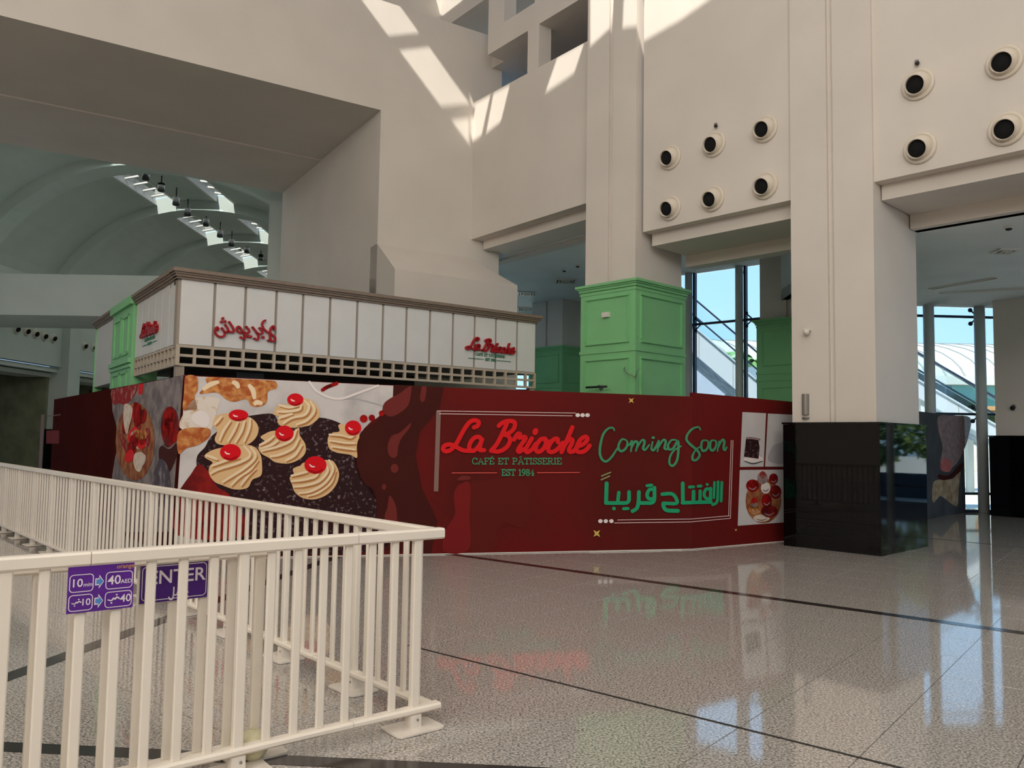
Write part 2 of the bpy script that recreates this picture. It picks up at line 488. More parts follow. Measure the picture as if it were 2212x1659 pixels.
gt1, gf1, gs1 = green_case('bright green panelled casing round the pillar behind the hoarding', c1, 1.25, 1.5, 4.66, (3.33,), ((3.46, 4.40), (2.1, 3.20), (0.3, 1.95)))
c4 = dep(1215, 700, 26.0).xy
pil4 = pillar('cream pillar at the back left of the green casing, under the low ceiling', c4, 1.4, 1.5, 3.0, CEIL2)
green_case('shaded green casing on the back pillar, seen left of the bright green one', c4, 1.4, 1.5, 4.66, (3.33,), ((3.46, 4.40), (2.1, 3.20)))
c5 = dep(1642, 780, 20.0).xy + T * 1.5
pil5 = pillar('back pillar in shade between the window and the black pedestal pillar', c5, 1.5, 1.2, 3.0, CEIL2)
green_case('dark teal casing in shade beside the window right of the bright green one', c5, 1.5, 1.2, 4.66, (3.33, 3.16), ((3.5, 4.40), (1.9, 3.0)))

# ------------------------------------------------------------------ arcade: wall panels, beams, ceiling
s1r = -5.73                                       # pillar 1 left edge along P2
ZB = 5.57


def wallpiece(name, label, mb, m='cream'):
    return tag(obj(name, mb, m), label, 'wall', kind='structure')


b = MB(); b.pbox(P2, -4.40, -1.30, ZB, 14.5, -0.45, -0.12); w2 = wallpiece('wall_arcade', 'cream wall panel with six round nozzles between the two tall pillars', b)
b = MB(); b.pbox(P2, -0.10, 16.0, ZB, 14.5, -0.45, -0.12); w3 = wallpiece('wall_arcade', 'cream wall panel with four round nozzles at the upper right', b)
p1e = 4.20
b = MB(); b.pbox(P1, 0.0, p1e, 6.44, 9.86, -0.45, 0.0); wp1 = wallpiece('wall_parapet', 'plain cream wall panel between the portal corner and the first pillar', b)
# stepped beams under the panels
b = MB(); b.pbox(P2, -4.35, -1.35, 5.33, 6.2, -1.45, -0.34); b.pbox(P2, -4.35, -1.35, CEIL, 6.2, -1.75, -1.45); wallpiece('trim_1', 'stepped cream beam under the six-nozzle wall', b)
b = MB(); b.pbox(P2, -0.05, 16.0, 5.33, 6.2, -1.45, -0.34); b.pbox(P2, -0.05, 16.0, CEIL, 6.2, -1.75, -1.45); wallpiece('trim_2', 'stepped cream beam under the four-nozzle wall', b)
b = MB(); b.pbox(P1, 0.1, p1e, 6.22, 7.0, -1.2, -0.3); b.pbox(P1, -2.2, p1e, 6.16, 7.0, -1.5, -1.2); wallpiece('trim_3', 'stepped cream beam under the plain wall panel', b)
# ceiling vents, detectors, linear slots
def zc(u, v, z=CEIL):
    return fl(u, v, z)


def vent(u, v, label, sz=0.6, CEIL=CEIL):
    p = zc(u, v, CEIL); t = thing('ceiling_vent', label, 'vent', (p.x, p.y, CEIL - 0.03), group='square vents in the aisle ceiling')
    for k, (r0, r1, z0, z1) in enumerate(((sz / 2, sz / 2 - 0.04, -0.005, 0.03), (sz / 2 - 0.09, sz / 2 - 0.12, -0.015, 0.02), (sz / 2 - 0.17, sz / 2 - 0.20, -0.03, 0.01))):
        m = MB()
        for a_, b_ in (((-r0, -r0), (r0, -r1)), ((-r0, r1), (r0, r0)), ((-r0, -r1), (-r1, r1)), ((r1, -r1), (r0, r1))):
            m.box((p.x + a_[0], p.y + a_[1], CEIL - 0.03 + z0), (p.x + b_[0], p.y + b_[1], CEIL - 0.03 + z1))
        obj('vent_frame' if k == 0 else 'louvre', m, 'plastic_white', t)
    obj('duct', MB().box((p.x - sz / 2 + 0.05, p.y - sz / 2 + 0.05, CEIL - 0.006), (p.x + sz / 2 - 0.05, p.y + sz / 2 - 0.05, CEIL - 0.001)), 'black_part', t)


vent(1222, 606, 'square ceiling vent nearest the green pillar', 0.6, CEIL2)
vent(1138, 633, 'square ceiling vent just above the kiosk end, upper one', 0.6, CEIL2)
vent(1137, 667, 'square ceiling vent just above the kiosk end, lower one', 0.6, CEIL2)
vent(2170, 541, 'square ceiling vent at the upper right above the last pillar', 0.35)


def detector(u, v, label, CEIL=CEIL):
    p = zc(u, v, CEIL); t = thing('smoke_detector', label, 'detector', (p.x, p.y, CEIL - 0.06), group='detectors on the aisle ceiling')
    obj('base_plate', MB().lathe([(0.07, 0.06), (0.07, 0.04), (0.055, 0.03)], (p.x, p.y, CEIL - 0.06), k=14), 'plastic_white', t)
    obj('sensing_head', MB().lathe([(0.05, 0.03), (0.045, 0.01), (0.02, 0.0)], (p.x, p.y, CEIL - 0.06), k=14), 'black_part', t)


detector(1219, 583, 'smoke detector on the ceiling above the nearest vent', CEIL2)
detector(1248, 573, 'smoke detector on the ceiling close to the green pillar', CEIL2)
detector(1605, 586, 'small detector above the left window', CEIL2)
detector(2179, 490, 'small detector at the upper right of the aisle ceiling')


def slot(pts, label):
    A, B = zc(*pts[0], CEIL - 0.002), zc(*pts[1], CEIL - 0.002); d = (B - A).normalized(); k = Vector((-d.y, d.x, 0)) * 0.06
    t = thing('linear_diffuser', label, 'diffuser', ((A.x + B.x) / 2, (A.y + B.y) / 2, CEIL - 0.02))
    for sgn in (-1, 1):
        m = MB(); o_ = k * sgn
        m.hexa([A + o_ - k * 0.25 + Vector((0, 0, -0.02)), B + o_ - k * 0.25 + Vector((0, 0, -0.02)), B + o_ + k * 0.25 + Vector((0, 0, -0.02)), A + o_ + k * 0.25 + Vector((0, 0, -0.02)),
                A + o_ - k * 0.25, B + o_ - k * 0.25, B + o_ + k * 0.25, A + o_ + k * 0.25])
        obj('slot_edge', m, 'plastic_white', t)
    obj('slot', MB().hexa([A - k + Vector((0, 0, -0.004)), B - k + Vector((0, 0, -0.004)), B + k + Vector((0, 0, -0.004)), A + k + Vector((0, 0, -0.004)), A - k, B - k, B + k, A + k]), 'metal_grey', t)


slot(((2010, 624), (2150, 600)), 'long slot diffuser on the ceiling above the right window')
slot(((2028, 633), (2212, 622)), 'second slot diffuser right above the right window head')

# ------------------------------------------------------------------ portal wall
ZT = 11.68
wt = thing('wall_portal', 'cream wall with the great dark portal opening and its deep soffit', 'wall', (WL.pt(-2.4, 0).x, WL.pt(-2.4, 0).y, 0), kind='structure')
obj('pier', MB().pbox(WL, -2.43, 0.8, 0, ZT, -7.5, 0.0), 'cream', wt)
b = MB(); b.pbox(WL, -22, -2.43, 9.09, ZT, -4.0, 0.0); obj('lintel_block', b, 'cream', wt)
b = MB(); b.pbox(WL, -22, -2.43, 9.055, ZT, -7.5, -4.0); obj('rear_lintel_block', b, 'cream', wt)
obj('far_pier', MB().pbox(WL, -22, -15.5, 0, 9.09, -7.5, 0.0), 'cream', wt)
# pier base with sloped top
b = MB(); e = 1.0
A0, A1 = -2.43, 0.72
pts = [WL.pt(A0, 0, e), WL.pt(A1, 0, e), WL.pt(A1, 0, -0.4), WL.pt(A0, 0, -0.4),
       WL.pt(A0, 5.24, e), WL.pt(A1, 5.24, e), WL.pt(A1, 5.24, -0.4), WL.pt(A0, 5.24, -0.4)]
b.hexa(pts)
b.add([WL.pt(A0, 5.24, e), WL.pt(A1, 5.24, e), WL.pt(A1, 5.24, -0.4), WL.pt(A0, 5.24, -0.4), WL.pt(A0, 5.98, 0.0), WL.pt(-0.05, 5.98, 0.0), WL.pt(-0.05, 5.98, -0.4), WL.pt(A0, 5.98, -0.4)],
      [(0, 1, 5, 4), (1, 2, 6, 5), (4, 5, 6, 7), (3, 0, 4, 7)])
obj('sloped_base', b, 'cream', wt)

# upper gallery over the plain panel: slabs, columns and tinted glass behind
ug = thing('wall_gallery', 'upper gallery of deep square openings with blue glass at the top', 'wall', (P1.pt(2, 0, -1).x, P1.pt(2, 0, -1).y, 9.86), kind='structure')
b = MB(); b.pbox(P1, 0.0, p1e + 0.5, 9.6, 9.80, -2.2, -0.45); obj('gallery_floor', b, 'cream', ug)
for k, (z0, z1) in enumerate(((10.86, 11.42), (12.32, 13.5))):
    b = MB(); b.pbox(P1, (0.55, -2.2)[k], p1e + 0.5, z0, z1, (-2.2, -4.0)[k], 0.0); b.pbox(P1, -4.2, 0.55, z0, z1, (-2.2, -4.0)[k], (-0.5, -2.2)[k]); obj('spandrel', b, 'cream', ug)
for (s0, s1, z0, z1) in ((2.07, 2.46, 9.86, 10.86), (0.55, 1.17, 11.42, 12.32), (2.3, 2.7, 11.42, 12.32), (-2.2, -1.5, 11.42, 12.32)):
    obj('gallery_column', MB().pbox(P1, s0, s1, z0, z1, -0.36, 0.0), 'cream', ug)
for k, (z0, z1, gm) in enumerate(((9.80, 10.86, 'navy_glass'), (11.42, 12.32, 'blue_glass'))):
    og = (-1.8, -3.4)[k]
    for i in range(-4, 4):
        obj('pane', MB().pbox(P1, 0.3 + i * 1.1, 0.3 + (i + 1) * 1.1 - 0.03, z0, z1, og, og + 0.02), gm, ug)
        obj('mullion', MB().pbox(P1, 0.27 + i * 1.1, 0.30 + i * 1.1, z0, z1, og - 0.03, og + 0.05), 'steel_dark', ug)
obj('upper_return', MB().pbox(WL, -8.0, -0.16, ZT, 14.4, -2.2, -1.6), 'cream', wt)

# ------------------------------------------------------------------ hidden shell and roof with skylight slots shaped for the sun patches
ROOF = 14.5
b = MB(); qa, qb = WL.pt(-20, 0).xy, P2.pt(16, 0).xy
b.plan([qa, qa - Vector((0.3, 0)), Vector((-18.6, -9)), Vector((-18.2, -9))], 0, ROOF); wallpiece('wall_left', 'cream wall left of the camera, outside the picture', b)
b = MB(); b.box((-18.5, -9.4, 0), (17.5, -9, ROOF)); wallpiece('wall_back', 'cream wall behind the camera, outside the picture', b)
b = MB(); b.plan([qb, qb + Vector((0.4, 0)), Vector((17.6, -9)), Vector((17.2, -9))], 0, ROOF); wallpiece('wall_right', 'cream wall right of the camera, outside the picture', b)


def to_roof(p):
    t = (ROOF - p.z) / SUND.z; return (p + SUND * t)


holes = []  # slot outlines shaped by projecting the wanted sun patches back along the sun
for P, poly in ((WL, [(640, -190), (1013, 311), (1013, 222), (868, 19), (735, -160)]),
                (P1, [(1019, 228), (1059, 206), (1040, 292), (1019, 306)]),
                (P1, [(1066, 202), (1101, 184), (1082, 262), (1050, 288)]),
                (P1, [(912, -24), (938, 24), (956, 34), (1000, 0), (1020, -24)]),
                (P1, [(1204, 124), (1262, 92), (1240, 158), (1178, 200)]),
                (P2, [(1275, -60), (1330, -60), (1318, 60), (1275, 100)]),
                (P2, [(1350, -60), (1560, -60), (1470, 5), (1388, 54), (1345, 60)])):
    holes.append([to_roof(P.pt(*P.pix(*q), 0.0)) for q in poly])
outer = [Vector((x_, y_, ROOF)) for x_, y_ in ((-20, -10), (20, -10), (20, 2), (8.6, 13.0), (4.6, 18.2), (2.0, 24.0), (-3, 27), (-6, 27), (-6, 25.3), (-20, 16.4))]


def area2(p):
    return sum(p[i].x * p[(i + 1) % len(p)].y - p[(i + 1) % len(p)].x * p[i].y for i in range(len(p)))


for hh in holes:
    if area2(hh) > 0: hh.reverse()
loops = [outer] + holes
flat = [v for l in loops for v in l]
rb = MB(); rb.add(flat, [tuple(t_) for t_ in tessellate_polygon(loops)])
roof = tag(obj('roof', rb, 'cream', base=(0, 0, ROOF)), 'flat atrium roof with skylight slots shaped to cast the sun patches, above the picture', 'roof', kind='structure')
for i in (0.35, 0.68):     # glazing bars across the long slot
    hh = holes[0]
    lo = sorted(hh, key=lambda v: v.y)
A_, B_ = to_roof(WL.pt(*WL.pix(880, 92))), to_roof(WL.pt(*WL.pix(960, 90)))
for (pa, pb) in (((830, 96), (935, 84)), ((950, 246), (1012, 240))):
    A_, B_ = to_roof(WL.pt(*WL.pix(*pa))), to_roof(WL.pt(*WL.pix(*pb)))
    obj('glazing_bar', MB().tube([A_ + (A_ - B_) * 0.2, B_ + (B_ - A_) * 0.2], 0.06, 6), 'steel', roof)

# ------------------------------------------------------------------ round nozzles
DIRN = Vector((P2.n.x, P2.n.y, -0.30)).normalized(); NN = Vector((P2.n.x, P2.n.y, 0))


def make_nozzle(P_n, d, label, grp, sc=1.0):
    t = thing('air_nozzle', label, 'air nozzle', (0, 0, 0), group=grp)
    obj('flange', MB().lathe([(0.12 * sc, 0.0), (0.23 * sc, 0.0), (0.235 * sc, 0.015 * sc), (0.225 * sc, 0.035 * sc), (0.20 * sc, 0.045 * sc), (0.185 * sc, 0.03 * sc), (0.17 * sc, 0.03 * sc)], (0, 0, 0), P_n, 28, cap=False), 'nozzle_white', t)
    pr = [(0.185 * sc * math.cos(math.radians(a_)), 0.185 * sc * math.sin(math.radians(a_))) for a_ in range(-20, 50, 8)]
    pr += [(0.140 * sc, 0.165 * sc), (0.134 * sc, 0.170 * sc), (0.128 * sc, 0.155 * sc), (0.126 * sc, 0.03 * sc)]
    obj('eyeball', MB().lathe(pr, (0, 0, 0), d, 28, cap=False), 'nozzle_white', t)
    obj('throat', MB().lathe([(0.12 * sc, 0.0), (0.124 * sc, 0.028 * sc), (0.125 * sc, 0.125 * sc), (0.0, 0.124 * sc)], (0, 0, 0), d, 24, cap=False), 'throat_black', t)
    return t


noz0 = None
NZ = [(-3.777, 6.86, 'upper row, first from the green pillar side, six-nozzle wall'), (-2.844, 6.87, 'upper row, middle of the six-nozzle wall'), (-1.861, 6.876, 'upper row, last before the tall pillar, six-nozzle wall'),
      (-3.777, 5.905, 'lower row, first from the green pillar side, six-nozzle wall'), (-2.873, 5.895, 'lower row, middle of the six-nozzle wall'), (-1.865, 5.906, 'lower row, last before the tall pillar, six-nozzle wall'),
      (0.585, 6.875, 'upper row beside the tall pillar, right-hand wall'), (1.70, 6.835, 'upper row at the picture edge, right-hand wall'), (0.595, 5.921, 'lower row beside the tall pillar, right-hand wall'), (1.71, 5.902, 'lower row at the picture edge, right-hand wall')]
for s_, z_, lb in NZ:
    p = P2.pt(s_, z_, -0.119)
    lab = 'round cream air nozzle, ' + lb
    if noz0 is None:
        noz0 = make_nozzle(NN, DIRN, lab, 'air nozzles on the arcade walls'); noz0.location = p
    else:
        copy_tree(noz0, p, lab)
for s_, z_, lb in ((-2.80, 7.2, 'small dark wall sensor above the middle nozzle'), (0.58, 7.206, 'small dark wall sensor above the right-hand nozzle')):
    p = P2.pt(s_, z_, -0.12); t = thing('wall_sensor', lb, 'sensor', p)
    obj('bracket', MB().pbox(P2, s_ - 0.03, s_ + 0.02, z_ - 0.02, z_ + 0.04, -0.119, -0.09), 'metal_grey', t)
    obj('lens', MB().lathe([(0.028, 0.0), (0.03, 0.03), (0.015, 0.05)], P2.pt(s_ + 0.015, z_ - 0.02, -0.09), DIRN, 12), 'black_part', t)

# ------------------------------------------------------------------ windows and mullions of the back aisle
sp_mesh = {}


def spider(P, s, z, parent):
    m = MB()
    for sg in (-1, 1):
        m.tube([P.pt(s, z + 0.03 * sg, 0.03), P.pt(s - 0.14, z + 0.16 * sg, 0.05)], 0.018, 6)
        m.lathe([(0.055, 0), (0.055, 0.03), (0.02, 0.04)], P.pt(s - 0.15, z + 0.17 * sg, 0.02), (P.n.x, P.n.y, 0), 10)
    obj('spider_fitting', m, 'steel_dark', parent)


def window(name, label, P, s_list, z_list, tube_r, z0=0.0, z1=CEIL, sp=()):
    t = thing(name, label, 'window', P.pt((s_list[0] + s_list[-1]) / 2, 0), kind='structure')
    for i, s in enumerate(s_list):
        obj('mullion_tube', MB().tube([P.pt(s, z0, 0.16), P.pt(s, z1, 0.16)], tube_r, 14), 'steel', t)
        obj('mullion_fin', MB().pbox(P, s + tube_r * 0.9, s + tube_r * 0.9 + 0.06, z0, z1, -0.02, 0.10), 'steel_dark', t)
    for z in z_list:
        obj('transom', MB().pbox(P, s_list[0], s_list[-1], z - 0.03, z + 0.03, 0.0, 0.05), 'steel_dark', t)
    zz = [z0] + list(z_list) + [z1]
    for i in range(len(s_list) - 1):
        for j in range(len(zz) - 1):
            obj('pane', MB().pbox(P, s_list[i] + 0.01, s_list[i + 1] - 0.01, zz[j] + 0.03, zz[j + 1] - 0.03, -0.012, 0.0), 'window_glass', t)
    for s, z in sp: spider(P, s, z, t)
    return t


# left window: behind the bright green casing
pw = dep(1640, 700, 20.6).xy
PW1 = Pl(pw, (0.74, -0.67))
s_a, s_b, s_c = PW1.pix(1494, 700)[0], PW1.pix(1603, 695)[0], 0.35
zt1 = PW1.pix(1560, 696)[1]
window('window_1', 'tall glazed bay between the bright green and the shaded green pillars', PW1, [s_a - 1.4, s_a, s_b, s_c], [0.5, 2.3, zt1], 0.10, z1=CEIL2, sp=((s_a + 0.28, zt1), (s_b + 0.28, zt1)))
# right window
wp = fl(2105, 1106).xy
PW2 = Pl(wp, (0.995, 0.06))
s0_, s1_ = PW2.pix(1998, 700)[0], PW2.pix(2107, 700)[0]
step = s1_ - s0_
SL = [s0_ - step, s0_, s1_] + [s1_ + step * k for k in range(1, 3)]
z_a, z_b = PW2.pix(2050, 684)[1], PW2.pix(2050, 894)[1]
window('window_2', 'tall glazed wall at the right with steel tubes, continuing behind the last pillar', PW2, SL, [0.45, z_b, z_a], 0.125, sp=((s1_, z_a), (s1_, z_b)))
PW5 = Pl(PW2.pt(SL[-1], 0).xy, (0.72, -0.69))
window('window_4', 'glazed wall turning towards the camera right of the picture', PW5, [0.15 + 2.3 * k for k in range(7)], [0.45, z_b, z_a], 0.11)
b = MB(); b.pbox(PW2, SL[0], SL[-1], 0.0, 0.06, -0.05, 0.12); tag(obj('trim_4', b, 'steel_dark'), 'dark sill rail at the foot of the right window', 'trim', kind='structure')
# head wall between the two windows and solid back corner on the left
b = MB(); b.plan([PW1.pt(0.35, 0, 0).xy, PW2.pt(SL[0], 0, 0).xy, PW2.pt(SL[0], 0, -0.3).xy, PW1.pt(0.35, 0, -0.3).xy], 0, CEIL + 0.4); wallpiece('wall_rear', 'short wall behind the shaded green pillar between the windows', b, 'ceiling_white')
q_ = PW1.pt(s_a - 1.4, 0).xy
b = MB(); b.plan([q_, q_ + Vector((0.3, 0.1)), Vector((4.2, 31.0)), Vector((3.9, 31.0))], 0, CEIL2 + 0.3); wallpiece('wall_aisle', 'pale wall at the far end of the aisle behind the kiosk', b, 'ceiling_white')
PW3 = Pl((-4.5, 31.0), (1, 0))
window('window_3', 'glazed bay far behind the kiosk, seen as bright slits beside its right end', PW3, [0.0, 2.1, 4.2, 6.3, 8.4], [0.5, 1.3, 2.3, 2.9, 3.5, 4.1], 0.06, z1=5.0)
b = MB(); b.pbox(PW3, 0, 8.6, 5.0, CEIL2 + 0.3, -0.2, 0.0); wallpiece('wall_over_window', 'pale wall above the far glazed bay behind the kiosk', b, 'ceiling_white')
# low ceilings of the back aisle, ending at the glass
L_ = [P2.pt(-0.7, 0, -1.6).xy, P2.pt(16, 0, -1.6).xy, PW5.pt(14.2, 0, -0.05).xy, PW2.pt(SL[-1], 0, -0.05).xy, PW2.pt(SL[0], 0, -0.05).xy, PW1.pt(0.35, 0, -0.05).xy]
ceil = tag(obj('ceiling', MB().plan(L_, CEIL, CEIL + 0.25), 'ceiling_white'), 'flat pale ceiling of the aisle right of the tall pillar', 'ceiling', kind='structure')
L_ = [P1.pt(-1.0, 0, -1.1).xy, P1.pt(p1e, 0, -1.1).xy, P2.pt(-5.6, 0, -1.6).xy, P2.pt(-0.7, 0, -1.6).xy, PW1.pt(0.35, 0, -0.05).xy, q_, Vector((3.95, 31.1)), Vector((-4.6, 31.1))]
tag(obj('ceiling', MB().plan(L_, CEIL2, CEIL2 + 0.25), 'ceiling_white'), 'flat pale ceiling of the aisle behind the green pillars', 'ceiling', kind='structure')
b = MB(); e0, e1 = P2.pt(-0.7, 0, -1.6).xy, PW1.pt(0.35, 0, -0.05).xy
b.plan([e0, e0 + Vector((0.15, 0)), e1 + Vector((0.15, 0)), e1], CEIL, CEIL2); wallpiece('trim_5', 'bulkhead between the higher and the lower aisle ceiling', b, 'ceiling_white')
# ------------------------------------------------------------------ outdoors
gb = MB(); gb.box((-3.5, 21.6, -0.3), (120, 160, -0.02)); gb.plan([PW5.pt(0.1, 0, -0.1).xy, PW5.pt(16, 0, -0.1).xy, Vector((60, 8)), Vector((60, 21.6)), Vector((PW5.p.x, 21.6))], -0.0025, 0.004); tag(obj('ground', gb, 'paving'), 'pale paved plaza outside the windows', 'ground', kind='structure')


def white_hall():
    t = thing('exhibition_hall', 'white hall with a curved ribbed roof and teal glass band outside', 'building', (30, 75, 0))
    x0, x1 = 8.0, 75.0; y0 = 62.0
    prof = [(y0, 7.0)] + [(y0 + 14 * (1 - math.cos(a_)), 7.0 + 3.9 * math.sin(a_)) for a_ in [math.radians(k * 10) for k in range(1, 10)]]
    m = MB(); n = len(prof)
    m.add([(x0, y, z) for y, z in prof] + [(x1, y, z) for y, z in prof] + [(x0, y0 + 14, 0), (x1, y0 + 14, 0), (x0, y0, 6.4), (x1, y0, 6.4)],
          [(i, i + 1, n + i + 1, n + i) for i in range(n - 1)] + [(n - 1, 2 * n, 2 * n + 1, 2 * n - 1), (0, n, 2 * n + 3, 2 * n + 2)])
    obj('curved_roof', m, 'hall_roof_white', t)
    for k in range(46):
        x = x0 + 0.7 + k * 1.45
        sh = 2.2
        r_ = MB(); pr = [(x - sh * i / (n - 1), y - 0.03, z + 0.03) for i, (y, z) in enumerate(prof)]
        for i in range(n - 1):
            a_, b_ = Vector(pr[i]), Vector(pr[i + 1])
            r_.hexa([a_ + Vector((-0.06, 0, -0.1)), a_ + Vector((0.06, 0, -0.1)), b_ + Vector((0.06, 0, -0.1)), b_ + Vector((-0.06, 0, -0.1)),
                     a_ + Vector((-0.06, 0, 0.03)), a_ + Vector((0.06, 0, 0.03)), b_ + Vector((0.06, 0, 0.03)), b_ + Vector((-0.06, 0, 0.03))])
        obj('roof_rib', r_, 'roof_seam', t)
    for k in range(34):
        x = x0 + k * 2.0
        obj('pane', MB().box((x + 0.04, y0 + 0.6, 4.6), (x + 1.96, y0 + 0.7, 6.4)), 'teal_glazing', t)
    obj('fascia', MB().box((x0, y0 - 0.3, 6.35), (x1, y0 + 0.3, 7.0)), 'hall_roof_white', t)
    obj('wall', MB().box((x0, y0 + 0.5, 0), (x1, y0 + 0.8, 4.6)), 'pale_stone', t)
    obj('canopy', MB().box((x0 + 18, y0 - 3, 4.3), (x0 + 32, y0 + 0.4, 4.6)), 'orange_trim', t)
    obj('terrace', MB().box((x0, y0 - 8, 0), (x1, y0 + 0.5, 2.9)), 'pale_stone', t)


white_hall()


def incline(name, label, xa, za, xb, zb, y0, y1, treads=True, thick=0.9, under=True):
    t = thing(name, label, 'escalator', (xb, y0, 0))
    d = Vector((xb - xa, 0, zb - za)).normalized(); up = Vector((0, 0, 1))

    def bar(o0, o1, yy0, yy1, nm, m_):
        A, B = Vector((xa, 0, za)), Vector((xb, 0, zb))
        obj(nm, MB().hexa([A + up * o0 + Vector((0, yy0, 0)), B + up * o0 + Vector((0, yy0, 0)), B + up * o0 + Vector((0, yy1, 0)), A + up * o0 + Vector((0, yy1, 0)),
                           A + up * o1 + Vector((0, yy0, 0)), B + up * o1 + Vector((0, yy0, 0)), B + up * o1 + Vector((0, yy1, 0)), A + up * o1 + Vector((0, yy1, 0))]), m_, t)
    bar(-thick, 0.0, y0, y0 + 0.12, 'side_panel', 'escalator_side'); bar(-thick, 0.0, y1 - 0.12, y1, 'side_panel', 'escalator_side')
    bar(-thick, -0.25, y0 + 0.12, y1 - 0.12, 'truss', 'escalator_dark')
    for yy in (y0, y1):
        A, B = Vector((xa, yy, za + 0.95)), Vector((xb, yy, zb + 0.95))
        obj('handrail', MB().tube([A, B], 0.03, 8), 'steel_dark', t)
        bar(0.02, 0.88, yy - 0.01, yy + 0.01, 'glass_balustrade', 'window_glass')
        bar(0.0, 0.05, yy - 0.05, yy + 0.05, 'deck_edge', 'escalator_side')
    if treads:
        n = int((za - zb) / 0.2)
        for k in range(n):
            x = xa + (xb - xa) * (k + 0.5) / n; z = za + (zb - za) * (k + 0.5) / n
            obj('step', MB().box((x - 0.2, y0 + 0.12, z - 0.3), (x + 0.2, y1 - 0.12, z - 0.1)), 'escalator_dark', t)
    for f_ in (0.25, 0.6):
        x = xa + (xb - xa) * f_; z = za + (zb - za) * f_ - thick
        if z > 0.3:
            for yy in (y0 + 0.2, y1 - 0.2): obj('support_post', MB().box((x - 0.1, yy - 0.1, -0.02), (x + 0.1, yy + 0.1, z + 0.3)), 'steel', t)
    n = 7
    for k in range(1, n):
        x = xa + (xb - xa) * k / n; z = za + (zb - za) * k / n
        obj('panel_seam', MB().box((x - 0.012, y0 - 0.006, z - thick + 0.02), (x + 0.012, y0 + 0.002, z - 0.02)), 'roof_seam', t)
    return t


pA = dep(1490, 700, 26); pB = dep(1640, 828, 26)
dA = (pB - pA); eA = pB + dA * 1.1
incline('escalator', 'pale clad escalator descending outside the left window', pA.x - 3, pA.z - dA.z / dA.x * 3, eA.x, eA.z, 26, 27.6, treads=False, thick=0.85)
pA = dep(1995, 815, 28); pB = dep(2150, 905, 28); dA = pB - pA
for k, (yy, oz, lb) in enumerate(((26.6, -0.75, 'nearer of two steel escalators outside the right window'), (29.0, 0.15, 'farther of two steel escalators outside the right window'))):
    A_ = pA - dA * 0.9; B_ = pB + dA * 0.6
    incline('escalator', lb, A_.x, A_.z + oz, B_.x, B_.z + oz, yy, yy + 1.5, True, 0.55)
# shaded retaining block under the left escalator
mat('wall_bluegrey', (176, 188, 204), 0.7, noise=0.06, nscale=0.8)
b = MB(); b.box((3.0, 29.6, 0), (9.6, 30.0, 4.4)); tag(obj('retaining_wall', b, 'wall_bluegrey'), 'blue-grey retaining wall under the left escalator', 'wall', kind='structure')


def palm(x, y, h, label, sc=1.0):
    t = thing('palm_tree', label, 'palm', (x, y, 0))
    m = MB(); m.tube([(x, y, 0), (x + 0.1, y, h * 0.5), (x, y, h)], [0.2, 0.16, 0.14], 8); obj('trunk', m, 'palm_trunk', t)
    rnd = random.Random(int(x * 10))
    for k in range(16):
        a_ = k * 2 * math.pi / 16 + rnd.random() * 0.3; el = rnd.uniform(0.1, 1.1); L = sc * rnd.uniform(1.3, 1.8)
        hd = Vector((math.cos(a_), math.sin(a_), 0)); sd_ = Vector((-hd.y, hd.x, 0)); m = MB(); prev = None
        for i in range(6):
            f_ = i / 5; c = Vector((x, y, h)) + hd * (L * f_ * math.cos(el * 0.5)) + Vector((0, 0, L * (math.sin(el) * f_ - 0.9 * f_ * f_)))
            wd = 0.22 * sc * (1 - f_) ** 0.6 * (0.4 + f_) + 0.01
            cur = [c - sd_ * wd - Vector((0, 0, wd * 0.5)), c, c + sd_ * wd - Vector((0, 0, wd * 0.5))]
            if prev: m.add(prev + cur, [(0, 1, 4, 3), (1, 2, 5, 4)])
            prev = cur
        obj('frond', m, 'palm_leaf', t)


pp = dep(1628, 770, 34); palm(pp.x, pp.y, pp.z - 0.2, 'palm tree outside the left window', 1.4)
pp = dep(1500, 835, 28.3); palm(pp.x, pp.y, 0.9, 'low palm tree beneath the left escalator', 0.6)


def tree(x, y, h, r, label, seed):
    rnd = random.Random(seed); t = thing('tree', label, 'tree', (x, y, 0), group='trees on the plaza')
    obj('trunk', MB().tube([(x, y, 0), (x + 0.1, y + 0.1, h * 0.4), (x, y, h * 0.75)], [0.18, 0.13, 0.06], 8), 'palm_trunk', t)
    m = MB()
    for k in range(900):
        a_ = rnd.uniform(0, 6.283); cz = rnd.uniform(-1, 1); rr = r * rnd.uniform(0.5, 1.0) * (1 + 0.25 * math.sin(3 * a_ + seed))
        c = Vector((x + rr * math.cos(a_) * math.sqrt(1 - cz * cz), y + rr * math.sin(a_) * math.sqrt(1 - cz * cz), h * 0.6 + cz * h * 0.38))
        u_ = Vector((rnd.uniform(-1, 1), rnd.uniform(-1, 1), rnd.uniform(-1, 1))).normalized(); v_ = u_.orthogonal().normalized(); k_ = rnd.uniform(0.12, 0.26)
        m.add([c - u_ * k_, c + v_ * k_ * 0.5, c + u_ * k_, c - v_ * k_ * 0.5], [(0, 1, 2, 3)])
    tag(obj('crown', m, 'tree_leaf', t), kind='stuff')


for i, (x, y, h, r) in enumerate(((21.2, 17.6, 4.0, 1.5), (22.6, 21.0, 4.4, 1.6), (25.4, 18.6, 4.6, 1.6), (27.0, 22.6, 5.0, 1.8))):
    tree(x, y, h, r, ['first', 'second', 'third', 'fourth'][i] + ' leafy plaza tree from the escalators, mirrored in the black pedestal', i + 3)
b = MB(); b.pbox(PW5, 1.0, 13.5, 0.0, 0.75, -2.1, -1.7); tag(obj('planter_wall', b, 'planter_blue'), 'low blue-grey planter wall beneath the plaza trees', 'planter')

